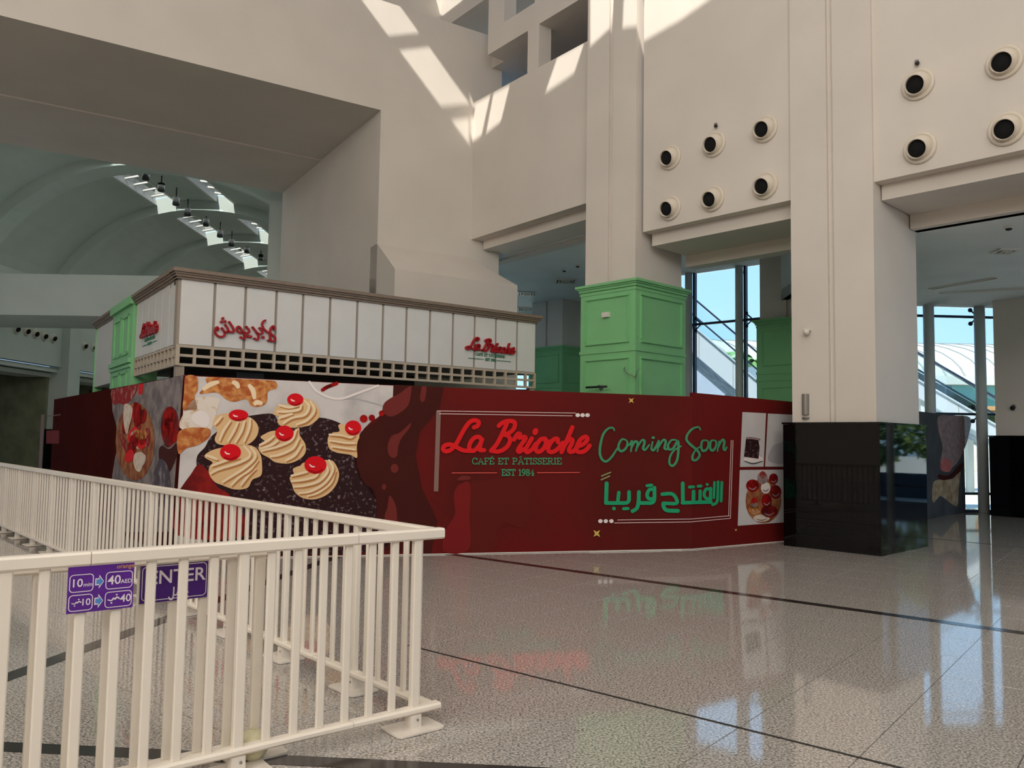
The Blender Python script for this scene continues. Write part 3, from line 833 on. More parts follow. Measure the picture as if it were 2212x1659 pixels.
# ------------------------------------------------------------------ vaulted hall beyond the portal
VX, VZ, VR = -14.1, 4.85, 7.15
vt = thing('ceiling_vault', 'grey barrel vault with arched ribs and two skylight strips beyond the portal', 'ceiling', (VX, 42, VZ), kind='structure')
RIBY = [22.0, 30.0, 35.9, 41.8, 47.6, 53.4, 59.2]
AN = [math.radians(a_) for a_ in range(0, 181, 4)]


def vp(a_, y, r):
    k_ = math.cos(a_)
    return Vector((VX - (r if k_ > 0 else r + 1.7) * k_, y, VZ + r * math.sin(a_)))


def ang(x):
    return math.acos((VX - x) / (VR if x < VX else VR + 1.7))


SLOT = [(ang(-15.95), ang(-15.05)), (ang(-13.3), ang(-12.45))]
ys = []
cuts = sorted(set(AN + [a_ for s_ in SLOT for a_ in s_]))
m = MB()
for k in range(len(RIBY) - 1):
    y0, y1 = RIBY[k] + 0.45, RIBY[k + 1] - 0.45
    for i in range(len(cuts) - 1):
        a0, a1 = cuts[i], cuts[i + 1]; mid = (a0 + a1) / 2
        if k > 0 and any(s_[0] < mid < s_[1] for s_ in SLOT): continue
        ya, yb = [(24.5 + (vp(a_, 0, VR).x + 7.13) * 0.637) if k == 0 else y0 for a_ in (a0, a1)]
        m.add([vp(a0, ya, VR), vp(a1, yb, VR), vp(a1, y1, VR), vp(a0, y1, VR)], [(0, 1, 2, 3)], 0, True)
obj('vault_shell', m, 'hall_plaster', vt)
for y in RIBY[1:]:
    m = MB()
    for i in range(len(AN) - 1):
        a0, a1 = AN[i], AN[i + 1]
        q_ = []
        for r_ in (VR - 0.42, VR + 0.25):
            q_ += [vp(a0, y - 0.5, r_), vp(a1, y - 0.5, r_), vp(a1, y + 0.5, r_), vp(a0, y + 0.5, r_)]
        m.hexa(q_)
    obj('arched_rib', m, 'hall_plaster', vt)
for k in range(1, len(RIBY) - 1):
    for s_ in SLOT:
        y0, y1 = RIBY[k] + 0.5, RIBY[k + 1] - 0.5
        m = MB()
        for a_ in s_:
            p0, p1 = vp(a_, y0, VR - 0.02), vp(a_, y1, VR - 0.02); q0, q1 = vp(a_, y0, VR + 0.3), vp(a_, y1, VR + 0.3)
            e_ = Vector((0.05, 0, 0))
            m.hexa([p0 - e_, p0 + e_, p1 + e_, p1 - e_, q0 - e_, q0 + e_, q1 + e_, q1 - e_])
        obj('skylight_kerb', m, 'plastic_white', vt)
        for j in range(6):
            yy = y0 + (y1 - y0) * (j + 0.5) / 6
            obj('skylight_bar', MB().tube([vp(s_[0], yy, VR + 0.25), vp(s_[1], yy, VR + 0.25)], 0.03, 6), 'plastic_white', vt)
            ya, yb = y0 + (y1 - y0) * j / 6, y0 + (y1 - y0) * (j + 1) / 6
            obj('pane', MB().add([vp(s_[0], ya, VR + 0.28), vp(s_[1], ya, VR + 0.28), vp(s_[1], yb, VR + 0.28), vp(s_[0], yb, VR + 0.28)], [(0, 1, 2, 3)]), 'window_glass', vt)
# end wall and side walls of the hall
b = MB(); b.box((-24, 60, 0), (-4, 60.4, 13)); wallpiece('wall_hall_end', 'grey end wall of the vaulted hall', b, 'hall_plaster')
b = MB(); b.box((-5.5, 26.0, 0), (-5.2, 60, 6.2)); wallpiece('wall_hall_right', 'grey right wall of the vaulted hall', b, 'hall_plaster')
rc = dep(595, 500, 25.6)
b = MB(); b.box((rc.x - 0.16, 25.4, 0), (rc.x + 0.3, 25.9, 10.6)); tag(obj('column', b, 'hall_plaster'), 'pale slim column at the right rear edge of the portal', 'column', kind='structure')
HX0 = -20.4
hw = thing('wall_hall_left', 'grey left wall of the vaulted hall with a row of small nozzles over dark shops', 'wall', (HX0, 42, 0), kind='structure')
obj('upper_wall', MB().box((HX0 - 0.4, 24, 4.55), (HX0, 60, 9.2)), 'hall_plaster', hw)
obj('lower_beam', MB().box((HX0 - 1.0, 24, 4.30), (HX0 - 0.12, 60, 4.5)), 'hall_plaster', hw)
obj('lower_beam', MB().box((HX0 - 1.8, 24, 4.08), (HX0 - 0.4, 60, 4.26)), 'hall_plaster', hw)
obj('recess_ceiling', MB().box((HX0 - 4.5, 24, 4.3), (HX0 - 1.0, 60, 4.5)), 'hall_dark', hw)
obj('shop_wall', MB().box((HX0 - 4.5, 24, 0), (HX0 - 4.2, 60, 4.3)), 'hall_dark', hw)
for y in (37.0, 45.0, 53.0, 29.4):
    obj('pilaster', MB().box((HX0 - 0.5, y - 0.5, 0), (HX0 + 0.35, y + 0.5, 9.0)), 'hall_plaster', hw)
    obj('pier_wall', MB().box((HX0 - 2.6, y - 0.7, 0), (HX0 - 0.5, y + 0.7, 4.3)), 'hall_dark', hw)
    obj('pedestal', MB().box((HX0 - 0.7, y - 0.65, 0), (HX0 + 0.5, y + 0.65, 1.75)), 'black_granite', hw)
for y in range(26, 60, 3):
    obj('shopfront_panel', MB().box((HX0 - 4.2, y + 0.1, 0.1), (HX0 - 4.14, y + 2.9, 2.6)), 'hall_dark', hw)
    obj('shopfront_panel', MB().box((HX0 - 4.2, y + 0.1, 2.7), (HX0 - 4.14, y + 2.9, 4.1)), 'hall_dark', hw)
# bridge across the hall
b = MB(); y_ = 27.5
zb0, zb1 = dep(100, 681, y_).z, dep(100, 592, y_).z
b.box((-24, y_, zb0), (-7.2, y_ + 3.4, zb1)); tag(obj('bridge', b, 'hall_plaster'), 'pale footbridge crossing the vaulted hall beneath the vault', 'bridge', kind='structure')
# small nozzles along the left hall wall
hz = None
for i, (u_, v_) in enumerate(((35, 710.5), (57, 715), (76, 720.6), (95, 725.8), (114.5, 730.5), (164, 742.7), (181.7, 747), (201.5, 750))):
    d = ray(u_, v_); t_ = (HX0 - CAM.x) / d.x; p = CAM + d * t_
    lab = ['first', 'second', 'third', 'fourth', 'fifth', 'sixth', 'seventh', 'eighth'][i] + ' tiny dark nozzle from the picture edge on the hall wall'
    if hz is None:
        hz = make_nozzle(Vector((1, 0, 0)), Vector((1, -0.35, -0.3)).normalized(), lab, 'nozzles on the far hall wall', 0.9); hz.location = p
    else:
        copy_tree(hz, p, lab)
# pendant lamps under the vault
pn = None
for i, (u_, v_) in enumerate(((315, 388), (348, 413), (380, 443), (405, 466), (445, 488), (475, 512), (500, 531), (533, 546), (563, 562))):
    d = ray(u_, v_); t_ = (-14.25) / d.x; p = CAM + d * t_
    lab = 'dark cylindrical pendant lamp under the vault, ' + ['nearest', 'second', 'third', 'fourth', 'fifth', 'sixth', 'seventh', 'eighth', 'farthest'][i] + ' in the row'
    if pn is None:
        pn = thing('pendant_lamp', lab, 'lamp', (0, 0, 0), group='pendant lamps under the vault')
        obj('housing', MB().lathe([(0.02, 0.34), (0.13, 0.32), (0.14, 0.0), (0.10, -0.02)], k=14), 'black_part', pn)
        obj('stem', MB().tube([(0, 0, 0.3), (0, 0, 0.75)], 0.025, 6), 'black_part', pn)
        pn.location = p
    else:
        copy_tree(pn, p, lab)

# ------------------------------------------------------------------ kiosk
KO = dep(378, 790, 12.0); KO = Vector((KO.x, KO.y))
K = Pl(KO, (math.sin(math.radians(53)), math.cos(math.radians(53))))
K2 = Pl(KO, (math.sin(math.radians(35.5)), -math.cos(math.radians(35.5))))     # left side: s negative going away
KL, KS = 6.86, 7.4
kt = thing('cafe_kiosk', 'cafe kiosk with white panelled fascia, brown cornice and beige lattice, behind the hoarding', 'kiosk', K.pt(3.4, 0, -3))
zp0, zp1 = 2.93, 3.95
obj('fascia_backing', MB().pbox(K, 0, KL, zp0, zp1, -0.16, -0.02), 'panel_trim', kt)
px_ = [378, 460, 527, 594, 652, 711, 770, 826, 877, 928, 978, 1025, 1071, 1117, 1157]
sk = [K.pix(x, 740)[0] for x in px_]; sk[0] = 0.02; sk[-1] = KL
for i in range(14):
    obj('fascia_panel', MB().pbox(K, sk[i] + 0.022, sk[i + 1] - 0.022, zp0 + 0.02, zp1 - 0.02, -0.02, 0.0), 'panel_white', kt)
for z0, z1, gr in ((3.93, 3.965, 0.03), (3.965, 4.0, 0.055), (4.0, 4.03, 0.075), (4.03, 4.085, 0.10)):
    m = MB(); m.pbox(K, -gr, KL + gr, z0, z1, -0.2, gr); m.pbox(K2, -KS - gr, 0, z0, z1, -0.2, gr); obj('cornice', m, 'cornice_brown', kt)
for zz in (2.645, 2.785, 2.925):
    obj('lattice_rail', MB().pbox(K, 0, KL, zz - 0.02, zz + 0.02, -0.06, -0.005), 'lattice_trim', kt)
for i in range(14):
    for f_ in (0.0, 0.5):
        s_ = sk[i] + (sk[i + 1] - sk[i]) * f_
        obj('lattice_bar', MB().pbox(K, s_ - 0.02, s_ + 0.02, 2.63, 2.93, -0.055, 0.0), 'lattice_trim', kt)
obj('lattice_bar', MB().pbox(K, KL - 0.03, KL + 0.01, 2.63, 2.93, -0.055, 0.0), 'lattice_trim', kt)
# roof, dark ceiling, back walls
rp = [K.pt(0, 0, -0.1).xy, K.pt(KL, 0, -0.1).xy, K.pt(KL, 0, -3.5).xy, K2.pt(-KS, 0, -3.5).xy, K2.pt(-KS, 0, -0.1).xy]
obj('roof', MB().plan(rp, 3.86, 3.92), 'kiosk_soffit', kt)
obj('soffit', MB().plan([K.pt(0.1, 0, -0.17).xy, K.pt(KL, 0, -0.17).xy, K.pt(KL, 0, -3.4).xy, K2.pt(-KS, 0, -3.4).xy, K2.pt(-KS, 0, -0.17).xy], 2.94, 2.98), 'kiosk_soffit', kt)
obj('back_wall', MB().pbox(K, 0.6, 5.6, 0.0, 2.94, -2.7, -2.6), 'kiosk_dark', kt)
obj('menu_board', MB().pbox(K, 1.0, 1.42, 2.2, 2.60, -0.25, -0.2), 'black_part', kt)
obj('post', MB().pbox(K, KL - 0.12, KL, 0, 2.65, -0.14, -0.02), 'panel_trim', kt)
obj('post', MB().pbox(K, 0.02, 0.14, 0, 2.65, -0.14, -0.02), 'panel_trim', kt)
# left side of the kiosk
s3 = -3.05
obj('side_backing', MB().pbox(K2, s3, -0.18, zp0, zp1, -0.16, -0.02), 'panel_trim', kt)
for i in range(6):
    a_ = s3 * i / 6; b_ = s3 * (i + 1) / 6
    obj('fascia_panel', MB().pbox(K2, b_ + 0.022, a_ - 0.022, zp0 + 0.02, zp1 - 0.02, -0.02, 0.0), 'panel_white', kt)
for zz in (2.645, 2.785, 2.925):
    obj('lattice_rail', MB().pbox(K2, s3, -0.07, zz - 0.02, zz + 0.02, -0.06, -0.005), 'lattice_trim', kt)
for i in range(13):
    s_ = s3 * i / 12
    obj('lattice_bar', MB().pbox(K2, s_ - 0.02, s_ + 0.02, 2.63, 2.93, -0.055, 0.0), 'lattice_trim', kt)
g0, g1 = -5.1, -3.08
gp = obj('green_pilaster', MB().pbox(K2, g0, g1, 0, 4.02, -0.4, 0.05), 'green_paint', kt)
for z0, z1 in ((3.05, 3.8), (1.2, 2.75)):
    m = MB()
    for a_, b_ in ((g0 + 0.3, g0 + 1.0), (g0 + 1.15, g1 - 0.3)):
        for q_ in ((a_, b_, z0, z0 + 0.05), (a_, b_, z1 - 0.05, z1), (a_, a_ + 0.05, z0, z1), (b_ - 0.05, b_, z0, z1)): m.pbox(K2, *q_, 0.05, 0.075)
    obj('raised_frame', m, 'green_paint', gp)
m = MB(); m.pbox(K2, g0, g1, 2.88, 2.96, 0.05, 0.10); m.pbox(K2, g0, g1, 2.80, 2.85, 0.05, 0.08); obj('pilaster_rail', m, 'green_paint', gp)
m = MB(); m.pbox(K2, g0 - 0.02, g1 + 0.02, 3.94, 4.09, -0.2, 0.108); obj('pilaster_cornice', m, 'green_paint', gp)
obj('side_fascia', MB().pbox(K2, -KS, g0, 2.62, 3.95, -0.16, 0.0), 'panel_white', kt)
obj('corner_strip', MB().pbox(K2, -KS - 0.06, -KS, 2.5, 3.95, -0.16, 0.02), 'green_paint', kt)
obj('post', MB().pbox(K2, g0 - 0.35, g0 - 0.1, 0, 2.62, -0.3, 0.0), 'panel_trim', kt)

# ------------------------------------------------------------------ flat strokes and shapes for print and lettering


def spline(pts, n=6, closed=False):
    P = [Vector((p[0], p[1])) for p in pts]
    if len(P) == 2: return P
    out = []; N = len(P); rng = range(N) if closed else range(N - 1)
    for i in rng:
        p0 = P[(i - 1) % N] if closed or i > 0 else P[i] * 2 - P[i + 1]
        p1, p2 = P[i], P[(i + 1) % N]
        p3 = P[(i + 2) % N] if closed or i + 2 < N else p2 * 2 - p1
        for k in range(n):
            t = k / n
            out.append(0.5 * (2 * p1 + (p2 - p0) * t + (2 * p0 - 5 * p1 + 4 * p2 - p3) * t * t + (3 * p1 - p0 - 3 * p2 + p3) * t ** 3))
    if not closed: out.append(P[-1])
    return out


def ribbon(pts, w, smooth=True, n=6, taper=False, cap=True):
    """Flat polygons of a stroke: quads along the line plus round ends."""
    P = spline(pts, n) if smooth else [Vector(p) for p in pts]
    L, Rr = [], []; N = len(P)
    for i, p in enumerate(P):
        d = (P[min(i + 1, N - 1)] - P[max(i - 1, 0)])
        d = d.normalized() if d.length > 1e-6 else Vector((1, 0)); k = Vector((-d.y, d.x))
        ww = w / 2
        if taper: ww *= 0.35 + 0.65 * math.sin(math.pi * (0.12 + 0.76 * i / (N - 1)))
        L.append(p + k * ww); Rr.append(p - k * ww)
    polys = [[L[i], L[i + 1], Rr[i + 1], Rr[i]] for i in range(N - 1)]
    if cap and not taper:
        for c in (P[0], P[-1]):
            polys.append([c + Vector((math.cos(a_ * math.pi / 5), math.sin(a_ * math.pi / 5))) * w / 2 for a_ in range(10)])
    return polys


def ell(cx, cy, rx, ry, rot=0.0, n=20):
    c, s = math.cos(rot), math.sin(rot)
    return [[Vector((cx + rx * math.cos(2 * math.pi * k / n) * c - ry * math.sin(2 * math.pi * k / n) * s,
                     cy + rx * math.cos(2 * math.pi * k / n) * s + ry * math.sin(2 * math.pi * k / n) * c)) for k in range(n)]]


def blob(pts, n=4):
    return [spline(pts, n, True)]


class Print:
    """Collects flat shapes given in photo-crop coordinates and lays them on a board."""
    def __init__(self, crop, mapper):
        self.o = crop[:2]; self.k = crop[2]; self.map = mapper

    def mesh(self, name, polys, m_, layer, parent):
        b = MB()
        for i, poly in enumerate(polys):
            pts = [self.map(self.o[0] + p[0] / self.k, self.o[1] + p[1] / self.k, 0.0022 * layer + 1.5e-5 * i) for p in poly]
            b.add(pts, [tuple(range(len(pts)))])
        return obj(name, b, m_, parent)


# ------------------------------------------------------------------ hoarding
HA = fl(930, 1198).xy; HB = fl(1495, 1187).xy; HC = fl(1690, 1170).xy
H2 = Pl(HA, HB - HA); s_l = H2.pix(398, 810)[0]; s_r = (HB - HA).length
H3 = Pl(HB, HC - HB)
hl = H2.pt(s_l, 0).xy; hf = fl(117, 863.5, 2.37).xy
H1 = Pl(hl, hl - hf); L1 = (hl - hf).length
ht = thing('printed_hoarding', 'dark red printed hoarding with cake photographs and cafe lettering round the kiosk', 'hoarding', (HA.x, HA.y, 0))


def boards(P, cuts, zf, nm):
    objs = []
    for i in range(len(cuts) - 1):
        a_, b_ = cuts[i], cuts[i + 1]
        m = MB(); za, zb = zf(a_ + 1e-4), zf(b_ - 1e-4)
        m.hexa([P.pt(a_, 0.004, 0), P.pt(b_, 0.004, 0), P.pt(b_, 0.004, -0.05), P.pt(a_, 0.004, -0.05), P.pt(a_, za, 0), P.pt(b_, zb, 0), P.pt(b_, zb, -0.05), P.pt(a_, za, -0.05)])
        objs.append(m)
    return objs


def z2(s):
    k = (s - s_l) / (s_r - s_l); return 2.376 - 0.05 * min(1, k / 0.38) - 0.028 * max(0, (k - 0.38) / 0.62)


fp = MB(); sp_ = MB(); ap = MB()
cuts2 = [s_l + (s_r - s_l) * k / 6 for k in range(7)]
front = obj('front_panel', MB(), 'maroon', ht)
for m in boards(H2, cuts2, z2, 'b'):
    fp.v_off = 0
    b0 = len(fp.v); fp.v += m.v; fp.f += [[b0 + i for i in f_] for f_ in m.f]; fp.m += m.m; fp.sm += m.sm
front.data = fp.mesh('front_panel', wloc(ht), ('maroon',))
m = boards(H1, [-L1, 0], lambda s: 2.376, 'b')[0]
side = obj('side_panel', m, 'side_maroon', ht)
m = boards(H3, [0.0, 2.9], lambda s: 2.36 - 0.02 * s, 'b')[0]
angled = obj('angled_panel', m, 'maroon', ht)
tm_ = MB(); tm_.pbox(H2, 2.3, 3.75, 0.0, 0.014, 0.03, 0.05); obj('floor_strip', tm_, 'plastic_white', ht)
obj('foot_rail', MB().pbox(H2, s_l, s_r, 0.0, 0.012, -0.05, 0.006), 'plastic_white', ht)
obj('foot_rail', MB().pbox(H3, 0, 2.9, 0.0, 0.012, -0.05, 0.006), 'plastic_white', ht)


def on2(u_, v_, o): return H2.pt(*H2.pix(u_, v_), o + 0.0005)
def on1(u_, v_, o): return H1.pt(*H1.pix(u_, v_), o + 0.0005)
def on23(u_, v_, o):
    return on2(u_, v_, o) if u_ <= 1494 else H3.pt(*H3.pix(u_, v_), o + 0.0005)


# ---- cake photograph on the front
C2 = Print((370, 780, 4.2538), on2)
f2 = front
quad = [(132, 136), (1000, 176), (2040, 226), (2035, 340), (1960, 400), (1940, 470), (1900, 515), (1830, 560), (1770, 620), (1730, 690), (1705, 800), (1705, 900), (1715, 1000), (1760, 1100), (1830, 1180), (1880, 1290), (1870, 1500), (1890, 1750), (20, 1750)]
C2.mesh('cake_photo', [[Vector(p) for p in quad]], 'marble', 1, f2)
C2.mesh('cake', blob([(600, 540), (740, 500), (930, 485), (1000, 560), (1180, 560), (1370, 520), (1560, 575), (1720, 700), (1700, 900), (1760, 1100), (1860, 1200), (1900, 1420), (1905, 1740), (420, 1740), (300, 1350), (330, 1100), (240, 980), (240, 870), (310, 790), (380, 680)], 4), 'cake_dark', 2, f2)
C2.mesh('berry_coulis', blob([(60, 1230), (90, 1165), (180, 1040), (250, 950), (330, 1000), (420, 1150), (560, 1260), (700, 1600), (60, 1600)], 4), 'cake_red', 3, f2)
C2.mesh('waffle_crumbs', blob([(134, 140), (235, 146), (245, 260), (215, 330), (240, 440), (180, 450), (108, 445), (118, 300)], 4), 'waffle', 3, f2)
C2.mesh('waffle_crumbs', blob([(330, 150), (600, 162), (880, 176), (960, 190), (970, 250), (890, 280), (880, 370), (830, 415), (740, 415), (690, 350), (580, 375), (500, 350), (420, 290), (260, 300), (330, 220)], 4), 'waffle', 3, f2)
for st in ([(290, 265), (360, 215), (440, 190)], [(710, 215), (750, 270), (765, 350)], [(560, 190), (600, 210), (620, 250)], [(840, 390), (790, 380), (760, 400)]):
    C2.mesh('nut', ribbon(st, 46, taper=True), 'cream_light', 4, f2)
C2.mesh('sugar_crumble', blob([(110, 490), (230, 340), (440, 345), (430, 420), (390, 560), (345, 650), (200, 650), (78, 610)], 4), 'powder', 3, f2)
C2.mesh('waffle_crumbs', blob([(78, 640), (330, 615), (355, 690), (250, 770), (140, 800), (66, 850)], 4), 'waffle', 4, f2)
C2.mesh('sugar_crumble', blob([(215, 470), (300, 460), (350, 520), (330, 600), (250, 590), (190, 540)], 4), 'print_white', 4, f2)
C2.mesh('glass_rim', ribbon([(1270, 192), (1330, 270), (1440, 330), (1560, 345), (1700, 300), (1900, 226)], 22), 'print_white', 4, f2)
C2.mesh('spoon_handle', ribbon([(1390, 265), (1430, 240), (1520, 205)], 34), 'berry', 3, f2)
C2.mesh('marble_vein', ribbon([(1560, 350), (1700, 350), (1850, 385), (1940, 410)], 12, taper=True), 'photo_shade', 2, f2)
for cx_, cy_, r_ in ((1768, 530, 36), (1842, 522, 30), (1932, 480, 26)):
    C2.mesh('redcurrant', ell(cx_, cy_, r_, r_), 'berry', 4, f2)
SW = [
    ([(385, 560), (420, 500), (530, 480), (640, 500), (730, 520), (790, 580), (800, 650), (765, 720), (690, 770), (560, 775), (440, 765), (400, 720), (425, 640), (390, 600)], (618, 498, 90, 53),
     [[(740, 540), (730, 640), (680, 760)], [(690, 560), (660, 660), (600, 765)], [(630, 570), (590, 660), (530, 760)], [(560, 560), (500, 650), (455, 750)], [(480, 520), (440, 570), (410, 600)]]),
    ([(960, 430), (1010, 395), (1080, 400), (1220, 345), (1300, 370), (1350, 430), (1362, 510), (1290, 580), (1230, 600), (1120, 612), (1020, 600), (975, 560), (990, 510), (942, 490)], (1140, 355, 75, 58),
     [[(1225, 370), (1280, 430), (1240, 510), (1120, 540), (1040, 590)], [(1290, 380), (1330, 470), (1260, 560), (1160, 600)], [(1000, 420), (1100, 440), (1190, 420)], [(985, 480), (1080, 480), (1190, 460), (1210, 410)], [(1000, 540), (1060, 520), (1130, 500)]]),
    ([(820, 700), (860, 670), (940, 640), (1100, 650), (1172, 612), (1180, 680), (1230, 760), (1232, 840), (1180, 900), (1080, 940), (960, 930), (900, 890), (830, 850), (800, 790), (860, 740)], (1040, 665, 85, 73),
     [[(1165, 640), (1120, 740), (1000, 800), (840, 840)], [(1190, 720), (1130, 820), (1000, 880), (920, 890)], [(1215, 780), (1150, 880), (1060, 930)], [(960, 700), (900, 750), (820, 790)], [(1000, 740), (930, 790), (830, 820)]]),
    ([(305, 880), (345, 835), (440, 800), (640, 770), (760, 785), (820, 860), (834, 950), (825, 1050), (745, 1090), (700, 1165), (580, 1178), (470, 1140), (400, 1110), (350, 1040), (350, 970), (380, 930)], (545, 838, 97, 77),
     [[(740, 800), (790, 890), (700, 990), (560, 1080), (480, 1130)], [(680, 790), (740, 880), (640, 950), (450, 1010), (370, 1050)], [(810, 920), (740, 1010), (640, 1080), (560, 1160)], [(640, 900), (520, 930), (380, 980)], [(790, 1000), (720, 1070), (650, 1160)], [(330, 880), (390, 900), (440, 920)]]),
    ([(1185, 960), (1230, 930), (1450, 908), (1510, 950), (1542, 1040), (1512, 1140), (1440, 1220), (1330, 1268), (1220, 1262), (1140, 1210), (1108, 1130), (1088, 1070), (1130, 1050), (1118, 990)], (1325, 955, 102, 82),
     [[(1460, 920), (1500, 1010), (1430, 1130), (1300, 1210), (1180, 1230)], [(1430, 960), (1450, 1030), (1370, 1120), (1240, 1160), (1130, 1170)], [(1380, 1020), (1330, 1080), (1220, 1110), (1110, 1120)], [(1520, 1020), (1480, 1130), (1370, 1220), (1260, 1255)], [(1270, 1030), (1200, 1050), (1110, 1070)]]),
    ([(1535, 590), (1590, 580), (1722, 670), (1712, 740), (1704, 800), (1706, 888), (1640, 860), (1520, 840), (1450, 800), (1438, 710), (1480, 660), (1545, 645)], (1670, 615, 75, 70),
     [[(1700, 690), (1650, 720), (1560, 700), (1460, 690)], [(1704, 770), (1600, 770), (1460, 745)], [(1704, 830), (1600, 820), (1480, 800)]]),
]
for out_, (cx_, cy_, rx_, ry_), ridges in SW:
    sw = C2.mesh('cream_swirl', blob(out_, 4), 'cream_tan', 5, f2)
    for i, rg in enumerate(ridges):
        C2.mesh('swirl_groove', ribbon(rg, 20, taper=True), 'cream_shade', 6, f2)
        C2.mesh('swirl_ridge', ribbon([(p[0] - 14, p[1] - 16) for p in rg], 26, taper=True), 'cream_light', 6, f2)
    C2.mesh('cherry', ell(cx_, cy_, rx_, ry_), 'cherry_red', 7, f2)
    C2.mesh('cherry_shade', ribbon([(cx_ - rx_ * 0.6, cy_ + ry_ * 0.55), (cx_, cy_ + ry_ * 0.85), (cx_ + rx_ * 0.65, cy_ + ry_ * 0.5)], 18, taper=True), 'cherry_dark', 8, f2)
    C2.mesh('cherry_glint', ribbon([(cx_ - rx_ * 0.55, cy_ - ry_ * 0.1), (cx_ - rx_ * 0.35, cy_ + ry_ * 0.15), (cx_ - rx_ * 0.05, cy_ + ry_ * 0.2)], 14, taper=True), 'cherry_glint', 8, f2)
# melted chocolate edge, drips
C3 = Print((780, 820, 4.2538), on2)
C3.mesh('chocolate_wave', [[Vector(p) for p in [(300, 48), (297, 180), (200, 240), (190, 330), (140, 380), (60, 430), (0, 480), (-40, 560), (-60, 680), (-50, 830), (-10, 920), (70, 1010), (140, 1120), (140, 1560), (640, 1600), (700, 1300), (560, 1000), (500, 700), (540, 480), (660, 340), (720, 260), (760, 68)]]], 'choc', 2, f2)
C3.mesh('drip_shine', blob([(205, 300), (210, 220), (280, 165), (350, 130), (430, 70), (462, 62), (455, 150), (430, 240), (350, 310), (265, 340)]), 'choc_light', 4, f2)
C3.mesh('drip_shine', blob([(560, 66), (598, 66), (595, 140), (580, 195), (555, 205), (542, 170), (550, 110)]), 'choc_light', 4, f2)
C3.mesh('drip_shine', blob([(460, 395), (440, 450), (370, 540), (340, 620), (330, 700), (290, 720), (250, 680), (245, 600), (280, 520), (350, 490), (420, 430)]), 'choc_light', 4, f2)
C3.mesh('drip_shine', ell(307, 815, 36, 42), 'choc_light', 4, f2)
C3.mesh('drip_shine', ell(210, 985, 20, 26), 'choc_light', 4, f2)
C3.mesh('drip_shine', blob([(262, 1065), (315, 1150), (330, 1270), (320, 1400), (230, 1400), (215, 1260), (240, 1180)]), 'choc_light', 4, f2)
C3.mesh('chocolate_wave', blob([(1000, 985), (1120, 930), (1400, 900), (1520, 960), (1565, 1120), (1540, 1290), (1460, 1365), (1330, 1320), (1240, 1400), (1230, 1540), (1000, 1560)]), 'choc_brown', 2, f2)
C3.mesh('chocolate_wave', blob([(920, 955), (1000, 960), (995, 1250), (990, 1560), (760, 1580), (780, 1380), (860, 1240), (850, 1090), (870, 1000)]), 'choc_band', 3, f2)
C3.mesh('chocolate_wave', blob([(880, 920), (930, 885), (1000, 890), (1000, 915), (940, 925)]), 'choc_light', 3, f2)
# corner frame
C3.mesh('frame_bar', [[Vector(p) for p in [(690, 288), (732, 288), (708, 1027), (667, 1027)]]], 'print_bar', 5, f2)
C3.mesh('frame_line', ribbon([(695, 288), (1970, 308)], 7, False, cap=False), 'print_line', 6, f2)
C3.mesh('frame_line', ribbon([(715, 314), (1940, 333)], 7, False, cap=False), 'print_line', 6, f2)
for x_ in (1988, 2033, 2078): C3.mesh('frame_dot', ell(x_, 327, 21, 18), 'print_white', 6, f2)

LOGO = [
    [(1035, 440), (1068, 425), (1078, 390), (1040, 374), (995, 392), (950, 450), (908, 525), (870, 592), (822, 645), (778, 658), (752, 640), (765, 608), (815, 596), (870, 618), (930, 648), (1000, 655)],
    [(1108, 560), (1085, 528), (1040, 535), (1002, 580), (992, 632), (1022, 656), (1062, 632), (1095, 585), (1112, 535), (1094, 600), (1088, 645), (1128, 648)],
    [(1262, 425), (1300, 395), (1360, 380), (1408, 394), (1404, 445), (1362, 488), (1300, 505)],
    [(1338, 400), (1298, 490), (1246, 590), (1192, 654)],
    [(1300, 505), (1350, 518), (1366, 565), (1330, 625), (1262, 660), (1192, 654)],
    [(1402, 552), (1436, 500), (1458, 502), (1450, 534), (1500, 526), (1506, 546), (1468, 600), (1440, 645), (1450, 664), (1485, 640)],
    [(1566, 540), (1532, 598), (1508, 645), (1526, 666), (1568, 640), (1602, 590)],
    [(1688, 542), (1648, 550), (1610, 600), (1604, 648), (1634, 664), (1676, 630), (1696, 580), (1684, 542), (1712, 572), (1752, 566)],
    [(1806, 575), (1800, 545), (1764, 552), (1722, 610), (1718, 652), (1750, 666), (1800, 640), (1850, 580)],
    [(1938, 438), (1906, 515), (1866, 605), (1838, 666)],
    [(1850, 634), (1892, 566), (1928, 546), (1938, 574), (1908, 640), (1918, 664), (1950, 656), (1980, 620)],
    [(1996, 612), (2040, 592), (2076, 552), (2060, 524), (2012, 552), (1978, 618), (1984, 660), (2030, 664), (2070, 640), (2096, 606)],
]
LDOT = (1598, 478, 26, 34, 0.35)
LW = 40


def logo_letters():
    out = []
    for idx in LOGO_LETTERS:
        ps = []
        for i in idx: ps += ribbon(LOGO[i], LW, n=7)
        if 6 in idx: ps += ell(*LDOT)
        out.append(ps)
    return out


LOGO_LETTERS = ((0,), (1,), (2, 3, 4), (5,), (6,), (7,), (8,), (9, 10), (11,))
for ps in logo_letters():
    C3.mesh('brand_letter', ps, 'print_red', 7, f2)

